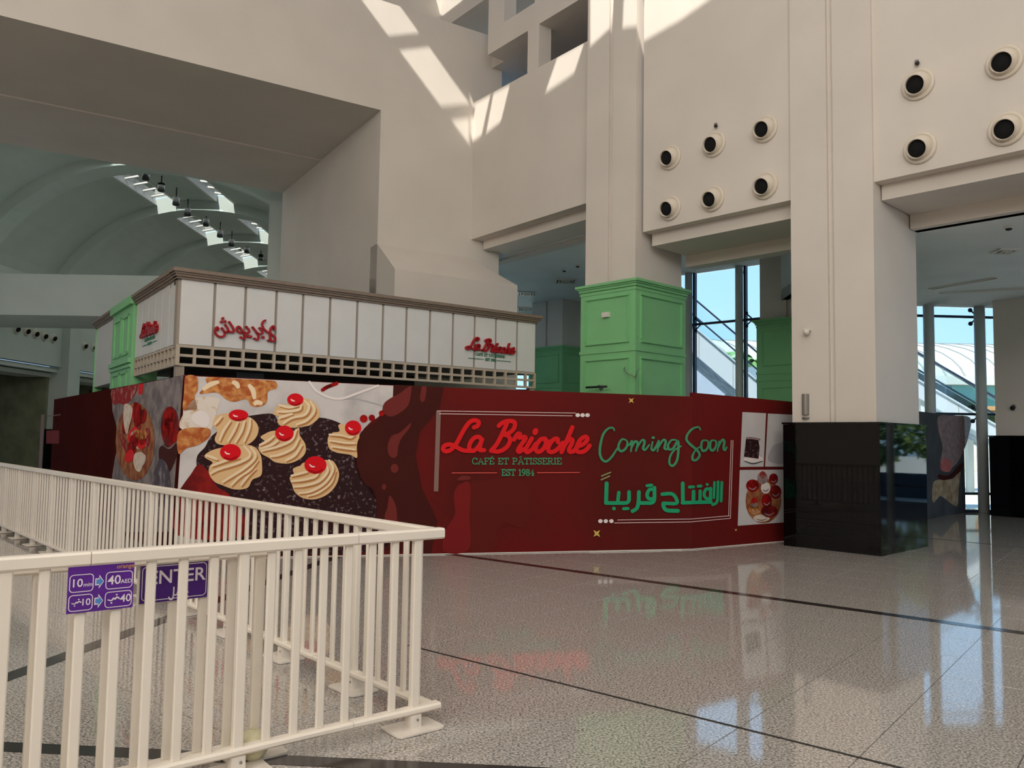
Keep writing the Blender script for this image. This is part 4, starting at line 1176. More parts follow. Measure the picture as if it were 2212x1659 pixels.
# small slab-serif stroke alphabet (unit height, y down)
GL = {
    'C': (0.72, [[(0.66, 0.25), (0.55, 0.05), (0.32, 0.0), (0.08, 0.2), (0.04, 0.5), (0.1, 0.82), (0.34, 1.0), (0.56, 0.95), (0.68, 0.76)], [(0.66, 0.02), (0.66, 0.28)]]),
    'A': (0.86, [[(0.1, 1.0), (0.42, 0.0), (0.76, 1.0)], [(0.22, 0.66), (0.64, 0.66)], [(0.0, 1.0), (0.24, 1.0)], [(0.62, 1.0), (0.88, 1.0)]]),
    'F': (0.66, [[(0.14, 0.0), (0.14, 1.0)], [(0.02, 0.0), (0.6, 0.0)], [(0.14, 0.5), (0.46, 0.5)], [(0.02, 1.0), (0.3, 1.0)], [(0.6, 0.0), (0.6, 0.22)]]),
    'E': (0.70, [[(0.14, 0.0), (0.14, 1.0)], [(0.02, 0.0), (0.6, 0.0)], [(0.14, 0.5), (0.46, 0.5)], [(0.02, 1.0), (0.64, 1.0)], [(0.6, 0.0), (0.6, 0.22)], [(0.64, 1.0), (0.64, 0.76)]]),
    'T': (0.72, [[(0.36, 0.0), (0.36, 1.0)], [(0.03, 0.0), (0.69, 0.0)], [(0.2, 1.0), (0.52, 1.0)], [(0.03, 0.0), (0.03, 0.24)], [(0.69, 0.0), (0.69, 0.24)]]),
    'P': (0.70, [[(0.14, 0.0), (0.14, 1.0)], [(0.02, 0.0), (0.42, 0.0), (0.6, 0.12), (0.62, 0.3), (0.5, 0.5), (0.14, 0.53)], [(0.02, 1.0), (0.32, 1.0)]]),
    'I': (0.36, [[(0.17, 0.0), (0.17, 1.0)], [(0.03, 0.0), (0.31, 0.0)], [(0.03, 1.0), (0.31, 1.0)]]),
    'S': (0.62, [[(0.52, 0.2), (0.4, 0.02), (0.2, 0.02), (0.06, 0.2), (0.14, 0.4), (0.42, 0.56), (0.54, 0.76), (0.42, 0.97), (0.2, 1.0), (0.05, 0.8)], [(0.53, 0.0), (0.53, 0.24)], [(0.04, 0.76), (0.04, 1.0)]]),
    'R': (0.80, [[(0.14, 0.0), (0.14, 1.0)], [(0.02, 0.0), (0.42, 0.0), (0.6, 0.12), (0.6, 0.34), (0.46, 0.5), (0.14, 0.52)], [(0.4, 0.52), (0.64, 1.0)], [(0.02, 1.0), (0.3, 1.0)], [(0.58, 1.0), (0.8, 1.0)]]),
    '1': (0.42, [[(0.2, 0.0), (0.2, 1.0)], [(0.04, 0.1), (0.2, 0.0)], [(0.05, 1.0), (0.36, 1.0)]]),
    '9': (0.60, [[(0.5, 0.3), (0.4, 0.52), (0.18, 0.54), (0.06, 0.3), (0.16, 0.04), (0.36, 0.0), (0.5, 0.18), (0.5, 0.5), (0.4, 0.82), (0.16, 1.0)]]),
    '8': (0.60, [[(0.3, 0.46), (0.1, 0.3), (0.14, 0.06), (0.3, 0.0), (0.46, 0.06), (0.5, 0.3), (0.3, 0.46), (0.08, 0.66), (0.1, 0.92), (0.3, 1.0), (0.5, 0.92), (0.52, 0.66), (0.3, 0.46)]]),
    '4': (0.62, [[(0.42, 1.0), (0.42, 0.0), (0.04, 0.7), (0.58, 0.7)], [(0.28, 1.0), (0.56, 1.0)]]),
    ' ': (0.42, []),
}


def word(txt, acc, x0, x1, y0, y1, y0r=None, y1r=None, w=0.16):
    """Serif word fitted into a (possibly slanted) box in crop coordinates."""
    tot = sum(GL[c][0] + 0.06 for c in txt); out = []; x = 0.0
    y0r = y0 if y0r is None else y0r; y1r = y1 if y1r is None else y1r
    k = (x1 - x0) / tot; hgt = y1 - y0

    def mp(a_, b_):
        X = x0 + a_ * k; f_ = (X - x0) / (x1 - x0)
        ya = y0 + (y0r - y0) * f_; yb = y1 + (y1r - y1) * f_
        return (X, ya + (yb - ya) * b_)
    for i, c in enumerate(txt):
        out.append([])
        for st in GL[c][1]:
            curved = c in 'CS98' and len(st) > 3 or c in 'PR' and len(st) > 4
            out[-1] += ribbon([mp(x + a_, b_) for a_, b_ in st], w * hgt, curved, n=4)
        if i in acc:
            m_ = x + GL[c][0] * 0.45
            if acc[i] == "'": out[-1] += ribbon([mp(m_ - 0.05, -0.12), mp(m_ + 0.12, -0.34)], w * hgt * 0.8, False)
            else: out[-1] += ribbon([mp(m_ - 0.16, -0.12), mp(m_, -0.30), mp(m_ + 0.16, -0.12)], w * hgt * 0.7, False)
        x += GL[c][0] + 0.06
    return [o_ for o_ in out if o_]


CAFE = lambda: word('CAFE ET PATISSERIE', {3: "'", 9: '^'}, 1020, 1845, 722, 776)
EST = lambda: word('EST 1984', {}, 1290, 1590, 826, 880, w=0.18)
for ps in CAFE() + EST(): C3.mesh('serif_letter', ps, 'print_green', 7, f2)
C3.mesh('rule_line', ribbon([(832, 857), (1246, 856)], 8, False, cap=False), 'print_redline', 7, f2)
C3.mesh('rule_line', ribbon([(1616, 855), (2008, 853)], 8, False, cap=False), 'print_redline', 7, f2)
# script and arabic announcement, wrapping on to the angled panel
C4 = Print((1230, 840, 4.424), on23)
CS = [
    [(428, 402), (412, 374), (370, 378), (322, 430), (293, 530), (288, 620), (312, 678), (352, 692), (400, 650), (440, 590), (470, 540)],
    [(540, 490), (500, 482), (468, 530), (470, 580), (502, 594), (540, 560), (550, 512), (535, 488)],
    [(545, 545), (575, 530), (596, 500), (582, 604)], [(588, 565), (622, 505), (648, 520), (630, 600)], [(640, 565), (688, 492), (714, 505), (700, 568), (722, 580), (762, 530)],
    [(792, 500), (780, 568), (800, 586), (832, 540), (852, 496), (836, 604)], [(845, 562), (890, 490), (916, 502), (905, 565), (930, 575), (948, 550)],
    [(1022, 490), (972, 490), (937, 540), (947, 578), (987, 568), (1032, 500), (1036, 600), (1020, 690), (982, 735), (951, 710), (960, 640), (1000, 585), (1066, 545)],
    [(1246, 396), (1226, 366), (1170, 382), (1122, 440), (1116, 490), (1160, 540), (1215, 590), (1236, 632), (1210, 675), (1176, 680), (1170, 640), (1200, 582), (1262, 540)],
    [(1300, 490), (1262, 500), (1252, 560), (1272, 593), (1310, 570), (1320, 512), (1298, 490)], [(1380, 490), (1346, 500), (1337, 560), (1356, 590), (1386, 565), (1396, 512), (1378, 490)],
    [(1424, 496), (1406, 600)], [(1415, 560), (1450, 490), (1472, 502), (1466, 568), (1480, 585), (1498, 552)],
]
for idx in ((0,), (1,), (2, 3, 4), (5,), (6,), (7,), (8,), (9,), (10,), (11, 12)):
    q = []
    for i in idx: q += ribbon(CS[i], 24, n=7, taper=True)
    C4.mesh('script_letter', q, 'print_green', 7, ht)
C4.mesh('heart_dot', ell(797, 466, 17, 13), 'print_green', 7, ht)
AR = [
    ([(1449, 892), (1442, 1072)], 27), ([(1413, 888), (1408, 1050), (1392, 1092), (1360, 1106)], 27), ([(1378, 892), (1372, 1040)], 24),
    ([(1345, 960), (1300, 958), (1280, 1008), (1300, 1046), (1345, 1048)], 30), ([(1342, 950), (1338, 1085)], 30),
    ([(1345, 1080), (1200, 1084), (1075, 1088)], 34), ([(1242, 975), (1240, 1075)], 32), ([(1180, 978), (1178, 1078)], 32), ([(1078, 902), (1080, 1088)], 36),
    ([(1222, 930), (1250, 928)], 28), ([(1142, 938), (1180, 936)], 28), ([(1308, 912), (1310, 914)], 28),
    ([(882, 1006), (970, 1002), (1012, 1040), (1020, 1092), (940, 1094), (895, 1092)], 34), ([(893, 1094), (898, 1130), (930, 1160), (1032, 1165)], 38),
    ([(806, 960), (762, 962), (738, 1010), (755, 1048), (806, 1050)], 34), ([(808, 945), (800, 1075), (720, 1090), (664, 1088)], 36),
    ([(660, 985), (656, 1080), (640, 1140), (598, 1168)], 36), ([(738, 925), (782, 920)], 30),
    ([(566, 985), (556, 1080), (460, 1090), (346, 1090)], 36), ([(468, 990), (458, 1086)], 34), ([(352, 902), (346, 1090)], 38),
    ([(514, 1145), (556, 1143)], 30), ([(420, 1142), (423, 1144)], 34), ([(305, 832), (390, 797)], 12), ([(300, 868), (380, 833)], 12),
]
for idx in ((0,), (1, 2), (3, 4, 5, 6, 7, 8), (12, 13), (14, 15), (16,), (18, 19, 20)):
    q = []
    for i in idx: q += ribbon(AR[i][0], AR[i][1], len(AR[i][0]) > 2, n=6)
    C4.mesh('arabic_letter', q, 'print_green2', 7, ht)
for i in (9, 10, 11, 17, 21, 22, 23, 24):
    C4.mesh('arabic_dot', ribbon(AR[i][0], AR[i][1], False), 'print_green2' if i < 23 else 'print_olive', 7, ht)
for pts in ([(455, 1252), (1160, 1243), (1525, 1212)], [(425, 1281), (1160, 1270), (1530, 1237)], [(1540, 490), (1515, 1214)], [(1557, 490), (1532, 1237)]):
    C4.mesh('frame_line', ribbon(pts, 7, False, cap=False), 'print_line', 6, ht)
for x_ in (293, 345, 398): C4.mesh('frame_dot', ell(x_, 1263, 21, 19), 'print_white', 6, ht)
for cx_, cy_, r_ in ((258, 1381, 46), (588, 111, 34), (1585, 1347, 16)):
    star = [Vector((cx_ + (r_ if k % 2 == 0 else r_ * 0.36) * math.cos(math.pi / 4 + k * math.pi / 4), cy_ + (r_ if k % 2 == 0 else r_ * 0.36) * math.sin(math.pi / 4 + k * math.pi / 4))) for k in range(8)]
    C4.mesh('sparkle', [star], 'print_gold', 6, ht)
# three small photographs on the angled panel
C4.mesh('slice_photo', [[Vector(p) for p in [(1650, 221), (1876, 233), (1853, 744), (1627, 746)]]], 'photo_grey', 3, angled)
C4.mesh('plate', ell(1755, 672, 95, 38), 'print_white', 4, angled)
C4.mesh('plate_shade', ribbon([(1668, 690), (1750, 714), (1840, 690)], 12, taper=True), 'photo_dark', 5, angled)
C4.mesh('cake_slice', [[Vector(p) for p in [(1682, 474), (1800, 484), (1812, 560), (1802, 668), (1662, 648), (1674, 560)]]], 'cake_dark', 5, angled)
C4.mesh('cake_icing', ribbon([(1690, 470), (1750, 472), (1808, 484)], 20), 'photo_pink', 6, angled)
C4.mesh('plain_photo', [[Vector(p) for p in [(1894, 236), (2150, 248), (2150, 744), (1866, 744)]]], 'photo_grey', 3, angled)
C4.mesh('plate_shade', blob([(1930, 560), (2000, 520), (2100, 500), (2100, 700), (1900, 690)]), 'photo_shade', 4, angled)
C4.mesh('tart_photo', [[Vector(p) for p in [(1625, 775), (2150, 770), (2150, 1268), (1605, 1308)]]], 'photo_grey', 3, angled)
C4.mesh('tart_board', ell(1850, 1070, 172, 215), 'plate_tan', 4, angled)
for cx_, cy_, rx_, ry_, m_ in ((1745, 925, 62, 60, 'berry'), (1840, 850, 50, 60, 'photo_pink'), (1842, 820, 30, 34, 'print_red'), (1945, 860, 44, 52, 'berry'), (1870, 945, 46, 56, 'print_white'), (1965, 985, 56, 66, 'cake_red'),
                               (1765, 1075, 66, 80, 'plate_tan'), (1762, 1080, 36, 42, 'print_red'), (1880, 1070, 50, 66, 'berry'), (1765, 1150, 60, 50, 'waffle'), (1905, 1170, 80, 60, 'cake_red'), (1830, 1235, 80, 34, 'powder')):
    C4.mesh('tart', ell(cx_, cy_, rx_, ry_), m_, 5, angled)
    C4.mesh('tart_icing', ribbon([(cx_ - rx_ * 0.6, cy_ + ry_ * 0.3), (cx_, cy_ + ry_ * 0.6), (cx_ + rx_ * 0.6, cy_ + ry_ * 0.2)], 12, taper=True), 'photo_pink', 6, angled)
# side panel: strawberry waffles
C1 = Print((0, 780, 4.608), on1)
C1.mesh('waffle_photo', [[Vector(p) for p in [(1110, 285), (1828, 142), (1700, 1700), (1100, 1700), (1118, 1150), (1140, 1000), (1172, 850), (1160, 640), (1122, 500)]]], 'stone_grey', 1, side)
C1.mesh('red_cloth', blob([(1114, 292), (1250, 256), (1370, 232), (1350, 330), (1260, 430), (1190, 420), (1130, 430)]), 'side_red', 2, side)
C1.mesh('waffle_plate', ell(1350, 800, 195, 390), 'plate_tan', 3, side)
rnd = random.Random(5)
for k in range(26):
    a_ = rnd.uniform(0, 6.28); rr = rnd.uniform(0, 0.82)
    cx_, cy_ = 1345 + 180 * rr * math.cos(a_), 790 + 370 * rr * math.sin(a_)
    C1.mesh(('strawberry', 'strawberry', 'strawberry', 'waffle_piece', 'cream_dollop')[k % 5], ell(cx_, cy_, rnd.uniform(24, 46), rnd.uniform(50, 100), rnd.uniform(-0.4, 0.4)), ('berry', 'side_red', 'print_red', 'waffle', 'powder')[k % 5], 4 + k % 3, side)
C1.mesh('cream_dollop', blob([(1250, 430), (1330, 470), (1300, 640), (1270, 730), (1240, 600)]), 'powder', 7, side)
C1.mesh('strawberry', blob([(1340, 420), (1410, 450), (1400, 620), (1350, 640)]), 'berry', 7, side)
C1.mesh('straw', [[Vector(p) for p in [(1385, 232), (1432, 222), (1420, 330), (1382, 332)]]], 'print_red', 3, side)
C1.mesh('berry_bowl', ell(1697, 655, 92, 205), 'cake_red', 3, side)
for cx_, cy_, rx_, ry_ in ((1690, 540, 60, 70), (1660, 680, 44, 80), (1725, 740, 46, 80), (1690, 620, 50, 60)):
    C1.mesh('strawberry', ell(cx_, cy_, rx_, ry_), 'berry', 4, side)
C1.mesh('bowl_rim', ribbon([(1615, 820), (1690, 868), (1770, 800)], 14, taper=True), 'stone_grey', 5, side)
C1.mesh('dark_syrup', blob([(1600, 850), (1780, 830), (1720, 1060), (1640, 1120), (1590, 1000)]), 'choc', 2, side)
C1.mesh('plums', blob([(1500, 1250), (1590, 980), (1680, 1060), (1700, 1300), (1640, 1450), (1520, 1400)]), 'plum', 4, side)
C1.mesh('faint_logo', [[Vector(p) for p in [(462, 690), (592, 690), (590, 822), (460, 822)]]], 'choc_band', 1, side)
C1.mesh('frame_bar', [[Vector(p) for p in [(412, 532), (444, 532), (415, 1100), (382, 1100)]]], 'print_bar', 1, side)
C1.mesh('frame_line', ribbon([(470, 548), (604, 534)], 9, False, cap=False), 'print_bar', 1, side)

# end hoarding by the right window
XA, XB = fl(2004, 1121).xy, fl(2086, 1106).xy
HX = Pl(XA, XB - XA); LX = (XB - XA).length
hx = thing('printed_hoarding', 'grey hoarding printed with a blurred dessert close-up, beside the right window', 'hoarding', (XA.x, XA.y, 0))
obj('panel', MB().pbox(HX, -1.2, LX, 0.004, 2.36, -0.05, 0.0), 'photo_dark', hx)
C8 = Print((1980, 840, 5.53), lambda u_, v_, o: HX.pt(*HX.pix(u_, v_), o + 0.0005))
C8.mesh('steam', blob([(260, 330), (420, 320), (640, 345), (620, 560), (560, 740), (470, 900), (330, 980), (280, 880), (310, 700), (260, 500)]), 'photo_pink', 1, hx)
C8.mesh('dessert', blob([(300, 850), (350, 830), (420, 880), (400, 980), (330, 990), (280, 950)]), 'photo_rose', 2, hx)
C8.mesh('bowl_edge', blob([(265, 1020), (380, 1030), (540, 880), (540, 960), (430, 1060), (330, 1090), (260, 1070)]), 'choc', 2, hx)
C8.mesh('dessert', blob([(205, 1110), (300, 1080), (430, 1075), (520, 980), (500, 1200), (480, 1400), (360, 1330), (280, 1280), (200, 1360), (185, 1250)]), 'photo_cream', 1, hx)

# ------------------------------------------------------------------ raised letters on the kiosk


def solid(polys, mapper, o0, o1):
    b = MB()
    for poly in polys:
        b.prism([mapper(p[0], p[1], o0) for p in poly], [mapper(p[0], p[1], o1) for p in poly])
    return b


def kiosk_sign(P, pa, pb, ya, yb, label):
    """Brand sign: pa, pb = left and right picture points of the word, ya/yb = top and baseline points."""
    sa, sb = P.pix(*pa)[0], P.pix(*pb)[0]; zt_, zb_ = P.pix(*ya)[1], P.pix(*yb)[1]

    def mp(x, y, o): return P.pt(sa + (x - 735) / 1365 * (sb - sa), zb_ + (672 - y) / 300 * (zt_ - zb_), o)
    t = thing('fascia_sign', label, 'sign', P.pt((sa + sb) / 2, zb_, 0.0))
    for ps in logo_letters(): obj('brand_letter', solid(ps, mp, 0.002, 0.05), 'sign_red', t)
    for ps in CAFE() + EST(): obj('serif_letter', solid(ps, mp, 0.001, 0.012), 'sign_green', t)
    for st in ([(832, 857), (1246, 856)], [(1616, 855), (2008, 853)]): obj('rule_line', solid(ribbon(st, 12, False, cap=False), mp, 0.001, 0.012), 'sign_green', t)


kiosk_sign(K, (1004, 750), (1110, 760), (1028, 729.5), (1022, 757), 'raised dark red cafe name in script at the right end of the kiosk fascia')
kiosk_sign(K2, (308, 715), (343, 705), (335, 691), (330, 722), 'raised dark red cafe name on the oblique left side of the kiosk')
ksn = thing('fascia_sign', 'raised dark red arabic cafe name at the left end of the kiosk fascia', 'sign', K.pt(K.pix(528, 740)[0], K.pix(528, 740)[1], 0.0))
KA = [
    (([(355, 650), (372, 615), (335, 578), (296, 640), (298, 740), (365, 815), (450, 835), (525, 805), (545, 740), (505, 660), (465, 602)], [(540, 720), (600, 700), (640, 680), (610, 600), (555, 515)], [(620, 700), (730, 705), (788, 690), (770, 620), (720, 530), (660, 440)]), 50),
    (([(960, 735), (890, 690), (865, 620), (890, 565), (950, 590), (1005, 680), (1040, 740), (1085, 800), (1080, 860), (1025, 882), (960, 842)],), 50),
    (([(1020, 715), (1110, 735), (1180, 720), (1185, 660), (1110, 565)],), 50),
    (([(1280, 580), (1350, 670), (1425, 780), (1440, 860), (1400, 910), (1325, 878)],), 50),
    (([(1400, 745), (1480, 760), (1540, 740), (1530, 680), (1465, 600)],), 50),
    (([(1620, 400), (1565, 425), (1535, 510), (1575, 620), (1680, 715), (1800, 780), (1880, 870), (1865, 935), (1785, 950), (1690, 928)], [(1850, 645), (1858, 590), (1820, 550), (1765, 610), (1745, 720), (1745, 850), (1760, 930)]), 48),
]


def kmap(x, y, o): return K.pt(*K.pix(440 + x / 12.289, 660 + y / 12.289), o)


for sts, w_ in KA:
    ps = []
    for st in sts: ps += ribbon(st, w_, n=6)
    obj('arabic_letter', solid(ps, kmap, 0.002, 0.045), 'sign_red', ksn)
for cx_, cy_ in ((492, 348), (455, 437), (550, 430), (1165, 818), (1232, 830), (1560, 850)):
    obj('letter_dot', solid(ell(cx_, cy_, 38, 36), kmap, 0.002, 0.045), 'sign_red', ksn)

# ------------------------------------------------------------------ small fittings on the pillars
sA, zA = gf1.pix(1303, 687); sB, zB = gf1.pix(1318, 674)
t = thing('junction_box', 'small white square box high on the green casing', 'box', gf1.pt((sA + sB) / 2, zA, 0.0))
obj('box_body', MB().pbox(gf1, sA, sB, zA, zB, 0.0, 0.05), 'plastic_white', t)
obj('box_lid', MB().pbox(gf1, sA + 0.01, sB - 0.01, zA + 0.01, zB - 0.01, 0.05, 0.058), 'plastic_white', t)
sA, zA = gf1.pix(1278, 838); sB, zB = gf1.pix(1322, 834)
t = thing('picture_light', 'black bar lamp on a short arm low on the green casing', 'lamp', gf1.pt((sA + sB) / 2, zA, 0.0))
obj('lamp_bar', MB().tube([gf1.pt(sA, zA, 0.16), gf1.pt(sB, zA, 0.16)], 0.022, 10), 'black_part', t)
obj('arm', MB().tube([gf1.pt((sA + sB) / 2, zA, 0.0), gf1.pt((sA + sB) / 2, zA + 0.03, 0.08), gf1.pt((sA + sB) / 2, zA, 0.16)], 0.015, 8), 'black_part', t)
obj('wall_mount', MB().lathe([(0.05, 0), (0.05, 0.02), (0.03, 0.035)], gf1.pt((sA + sB) / 2, zA, 0.0), (gf1.n.x, gf1.n.y, 0), 14), 'metal_grey', t)
t = thing('loose_wire', 'loose pale wire sticking out of the green casing corner', 'wire', gf1.pt(*gf1.pix(1349, 796), 0.0))
obj('wire_end', MB().tube([gf1.pt(*gf1.pix(u_, v_), o_) for u_, v_, o_ in ((1349, 793, 0.0), (1352, 800, 0.06), (1360, 806, 0.09), (1368, 810, 0.08), (1377, 816, 0.05))], 0.008, 6), 'metal_grey', t)
obj('wire_end', MB().tube([gf1.pt(*gf1.pix(u_, v_), o_) for u_, v_, o_ in ((1377, 816, 0.05), (1382, 802, 0.07), (1386, 796, 0.06))], 0.006, 6), 'metal_grey', t)
F2 = Pl(c2 - T * 1.32, T)
s_, z_ = F2.pix(1746, 717)
t = thing('motion_sensor', 'small white motion sensor on the tall pillar', 'sensor', F2.pt(s_, z_, 0.0))
obj('mount', MB().pbox(F2, s_ - 0.05, s_ + 0.05, z_ + 0.01, z_ + 0.05, 0.0, 0.06), 'plastic_white', t)
obj('dome', MB().lathe([(0.045, 0.0), (0.05, 0.03), (0.04, 0.06), (0.015, 0.075)], F2.pt(s_, z_ + 0.015, 0.05), (F2.n.x * 0.5, F2.n.y * 0.5, -0.8), 14), 'plastic_white', t)
s0w, z0w = F2.pix(1733, 900); s1w, z1w = F2.pix(1748, 851)
t = thing('wall_light', 'half-round grey metal wall light just above the black pedestal', 'lamp', F2.pt((s0w + s1w) / 2, z0w, 0.0))
sm_ = (s0w + s1w) / 2; rw = abs(s1w - s0w) / 2
loop = [(sm_ + rw * math.cos(math.pi * k / 10), 0.0 + rw * math.sin(math.pi * k / 10)) for k in range(11)]
obj('shade', MB().prism([F2.pt(a_, z0w + 0.03, o_) for a_, o_ in loop], [F2.pt(a_, z1w, o_) for a_, o_ in loop]), 'metal_grey', t)
obj('lower_cap', MB().prism([F2.pt(a_, z0w - 0.035, o_ * 0.8) for a_, o_ in loop], [F2.pt(a_, z0w - 0.01, o_) for a_, o_ in loop]), 'metal_grey', t)
F3 = Pl(q3 + T * 0.13 + BACK * 0.02, T); s_, z_ = F3.pix(2190, 878)
t = thing('wall_spotlight', 'small dark spotlight on the pillar at the right edge', 'lamp', F3.pt(s_, z_, 0))
obj('mount', MB().lathe([(0.05, 0), (0.05, 0.03), (0.03, 0.04)], F3.pt(s_, z_, 0), (F3.n.x, F3.n.y, 0), 12), 'metal_grey', t)
obj('spot_head', MB().lathe([(0.03, 0.03), (0.05, 0.06), (0.055, 0.12), (0.045, 0.125)], F3.pt(s_, z_, 0), (F3.n.x, F3.n.y, -0.4), 12), 'black_part', t)

# ------------------------------------------------------------------ white crowd barriers
ZR = 1.085
bc = fl(940, 1143, ZR).xy; bl = fl(0, 1207, ZR).xy; bf = fl(0, 1000, ZR).xy
N = Pl(bc, bc - bl); FA = Pl(bc, bc - bf); NB = N.shift(-0.17)
BW = 0.022


def upright_meshes(P):
    d = P.u; n_ = P.n; out = {}
    for nm, hw, hd, z0, z1 in (('baluster', 0.022, 0.011, 0.122, 1.032), ('post', 0.026, 0.02, 0.0, 1.032)):
        m = MB(); k = 0.006
        pl = [(-hw, -hd + k), (-hw + k, -hd), (hw - k, -hd), (hw, -hd + k), (hw, hd - k), (hw - k, hd), (-hw + k, hd), (-hw, hd - k)]
        m.prism([Vector((d.x * a_ + n_.x * b_, d.y * a_ + n_.y * b_, z0)) for a_, b_ in pl], [Vector((d.x * a_ + n_.x * b_, d.y * a_ + n_.y * b_, z1)) for a_, b_ in pl])
        out[nm] = m.mesh(nm, mats=('fence_white',))
    m = MB(); a_, b_ = 0.15, 0.105; k = 0.02
    pl = [(-a_, -b_ + k), (-a_ + k, -b_), (a_ - k, -b_), (a_, -b_ + k), (a_, b_ - k), (a_ - k, b_), (-a_ + k, b_), (-a_, b_ - k)]
    W3 = lambda p, z: Vector((d.x * p[0] + n_.x * p[1], d.y * p[0] + n_.y * p[1], z))
    m.prism([W3(p, 0.003) for p in pl], [W3(p, 0.013) for p in pl])
    m.prism([W3(p, 0.013) for p in ((-0.034, -0.03), (0.034, -0.03), (0.034, 0.03), (-0.034, 0.03))], [W3(p, 0.082) for p in ((-0.034, -0.03), (0.034, -0.03), (0.034, 0.03), (-0.034, 0.03))])
    out['foot_plate'] = m.mesh('foot_plate', mats=('foot_white',))
    m = MB(); m.lathe([(0.007, 0), (0.007, 0.004), (0.003, 0.005)], (n_.x * 0.03 + d.x * 0.01, n_.y * 0.03 + d.y * 0.01, 0.055), (n_.x, n_.y, 0), 10)
    out['bolt'] = m.mesh('bolt', mats=('metal_grey',))
    return out


def rail(P, s0, s1, zc_, hw, hz, name, parent):
    k = 0.01; pr = [(-hw, -hz + k), (-hw + k, -hz), (hw - k, -hz), (hw, -hz + k), (hw, hz - k), (hw - k, hz), (-hw + k, hz), (-hw, hz - k)]
    return obj(name, MB().prism([P.pt(s0, zc_ + b_, a_) for a_, b_ in pr], [P.pt(s1, zc_ + b_, a_) for a_, b_ in pr]), 'fence_white', parent)


def barrier(P, um, s0, s1, first, step, post_at, label, zoff=0.0, dens=True):
    t = thing('crowd_barrier', label, 'barrier', P.pt((s0 + s1) / 2, 0), group='white barrier panels')
    rail(P, s0, s1, 1.062 + zoff, 0.034, 0.03, 'top_rail', t)
    rail(P, s0, s1, 0.103 + zoff, 0.034, 0.018, 'bottom_rail', t)
    k = 0
    while True:
        s_ = first - k * step
        if s_ < s0: break
        if s_ <= s1:
            if k in post_at:
                place('post', um['post'], P.pt(s_, 0), t)
                f_ = place('foot_plate', um['foot_plate'], P.pt(s_, 0), t); place('bolt', um['bolt'], P.pt(s_, 0), f_)
            else:
                place('baluster', um['baluster'], P.pt(s_, zoff if zoff > 0 else zoff), t)
        k += 1
    return t


umN, umF = upright_meshes(N), upright_meshes(FA)
barrier(N, umN, -0.5, 0.045, -0.118, 0.141, {0}, 'short white barrier panel at the near corner of the enclosure')
barrier(N, umN, -1.782, -0.503, -0.118, 0.141, {7}, 'white barrier panel of the near side carrying the purple price sign')
barrier(N, umN, -3.2, -1.785, -0.118, 0.141, {14, 21}, 'white barrier panel of the near side cut by the picture edge')
barrier(NB, umN, -2.2, -0.93, -0.955, 0.141, {0, 7}, 'white barrier panel standing just behind the near side, carrying the ENTER sign', -0.045)
ORD = ['first', 'second', 'third', 'fourth', 'fifth', 'sixth', 'seventh', 'eighth', 'ninth', 'tenth', 'eleventh']
for i in range(10):
    s1 = -0.04 - i * 1.26; s0 = s1 - 1.255
    if i == 0: s1 = -0.036
    barrier(FA, umF, s0, s1, -0.14, 0.1365, {5 + 7 * k for k in range(14)}, ORD[i] + ' white barrier panel from the corner along the far side')

# ------------------------------------------------------------------ purple signs and the ball


def text_polys(txt, size):
    c = bpy.data.curves.new('t', 'FONT'); c.body = txt; c.size = size; c.offset = size * 0.012; c.align_x = 'CENTER'; c.align_y = 'CENTER'; c.resolution_u = 3
    o = bpy.data.objects.new('t', c); COL.objects.link(o)
    me = bpy.data.meshes.new_from_object(o.evaluated_get(bpy.context.evaluated_depsgraph_get()))
    r_ = ([tuple(v.co) for v in me.vertices], [tuple(p.vertices) for p in me.polygons])
    bpy.data.objects.remove(o); bpy.data.curves.remove(c); bpy.data.meshes.remove(me)
    return r_


def put_text(P, txt, s_, z_, size, o_, m_, parent, name):
    vs, fs = text_polys(txt, size)
    obj(name, MB().add([P.pt(s_ + v[0], z_ + v[1], o_) for v in vs], fs), m_, parent)


def rring(P, s0, s1, z0, z1, r_, w_, o_, m_, parent):
    def lp_(g):
        a0, a1, b0, b1, rr = s0 + g, s1 - g, z0 + g, z1 - g, max(0.001, r_ - g); out = []
        for cx_, cy_, a in ((a1 - rr, b1 - rr, 0), (a0 + rr, b1 - rr, 90), (a0 + rr, b0 + rr, 180), (a1 - rr, b0 + rr, 270)):
            for k in range(5): out.append((cx_ + rr * math.cos(math.radians(a + k * 22.5)), cy_ + rr * math.sin(math.radians(a + k * 22.5))))
        return out
    A, B = lp_(0), lp_(w_); n_ = len(A)
    obj('outline', MB().add([P.pt(a, z, o_) for a, z in A] + [P.pt(a, z, o_) for a, z in B], [(i, (i + 1) % n_, n_ + (i + 1) % n_, n_ + i) for i in range(n_)]), m_, parent)


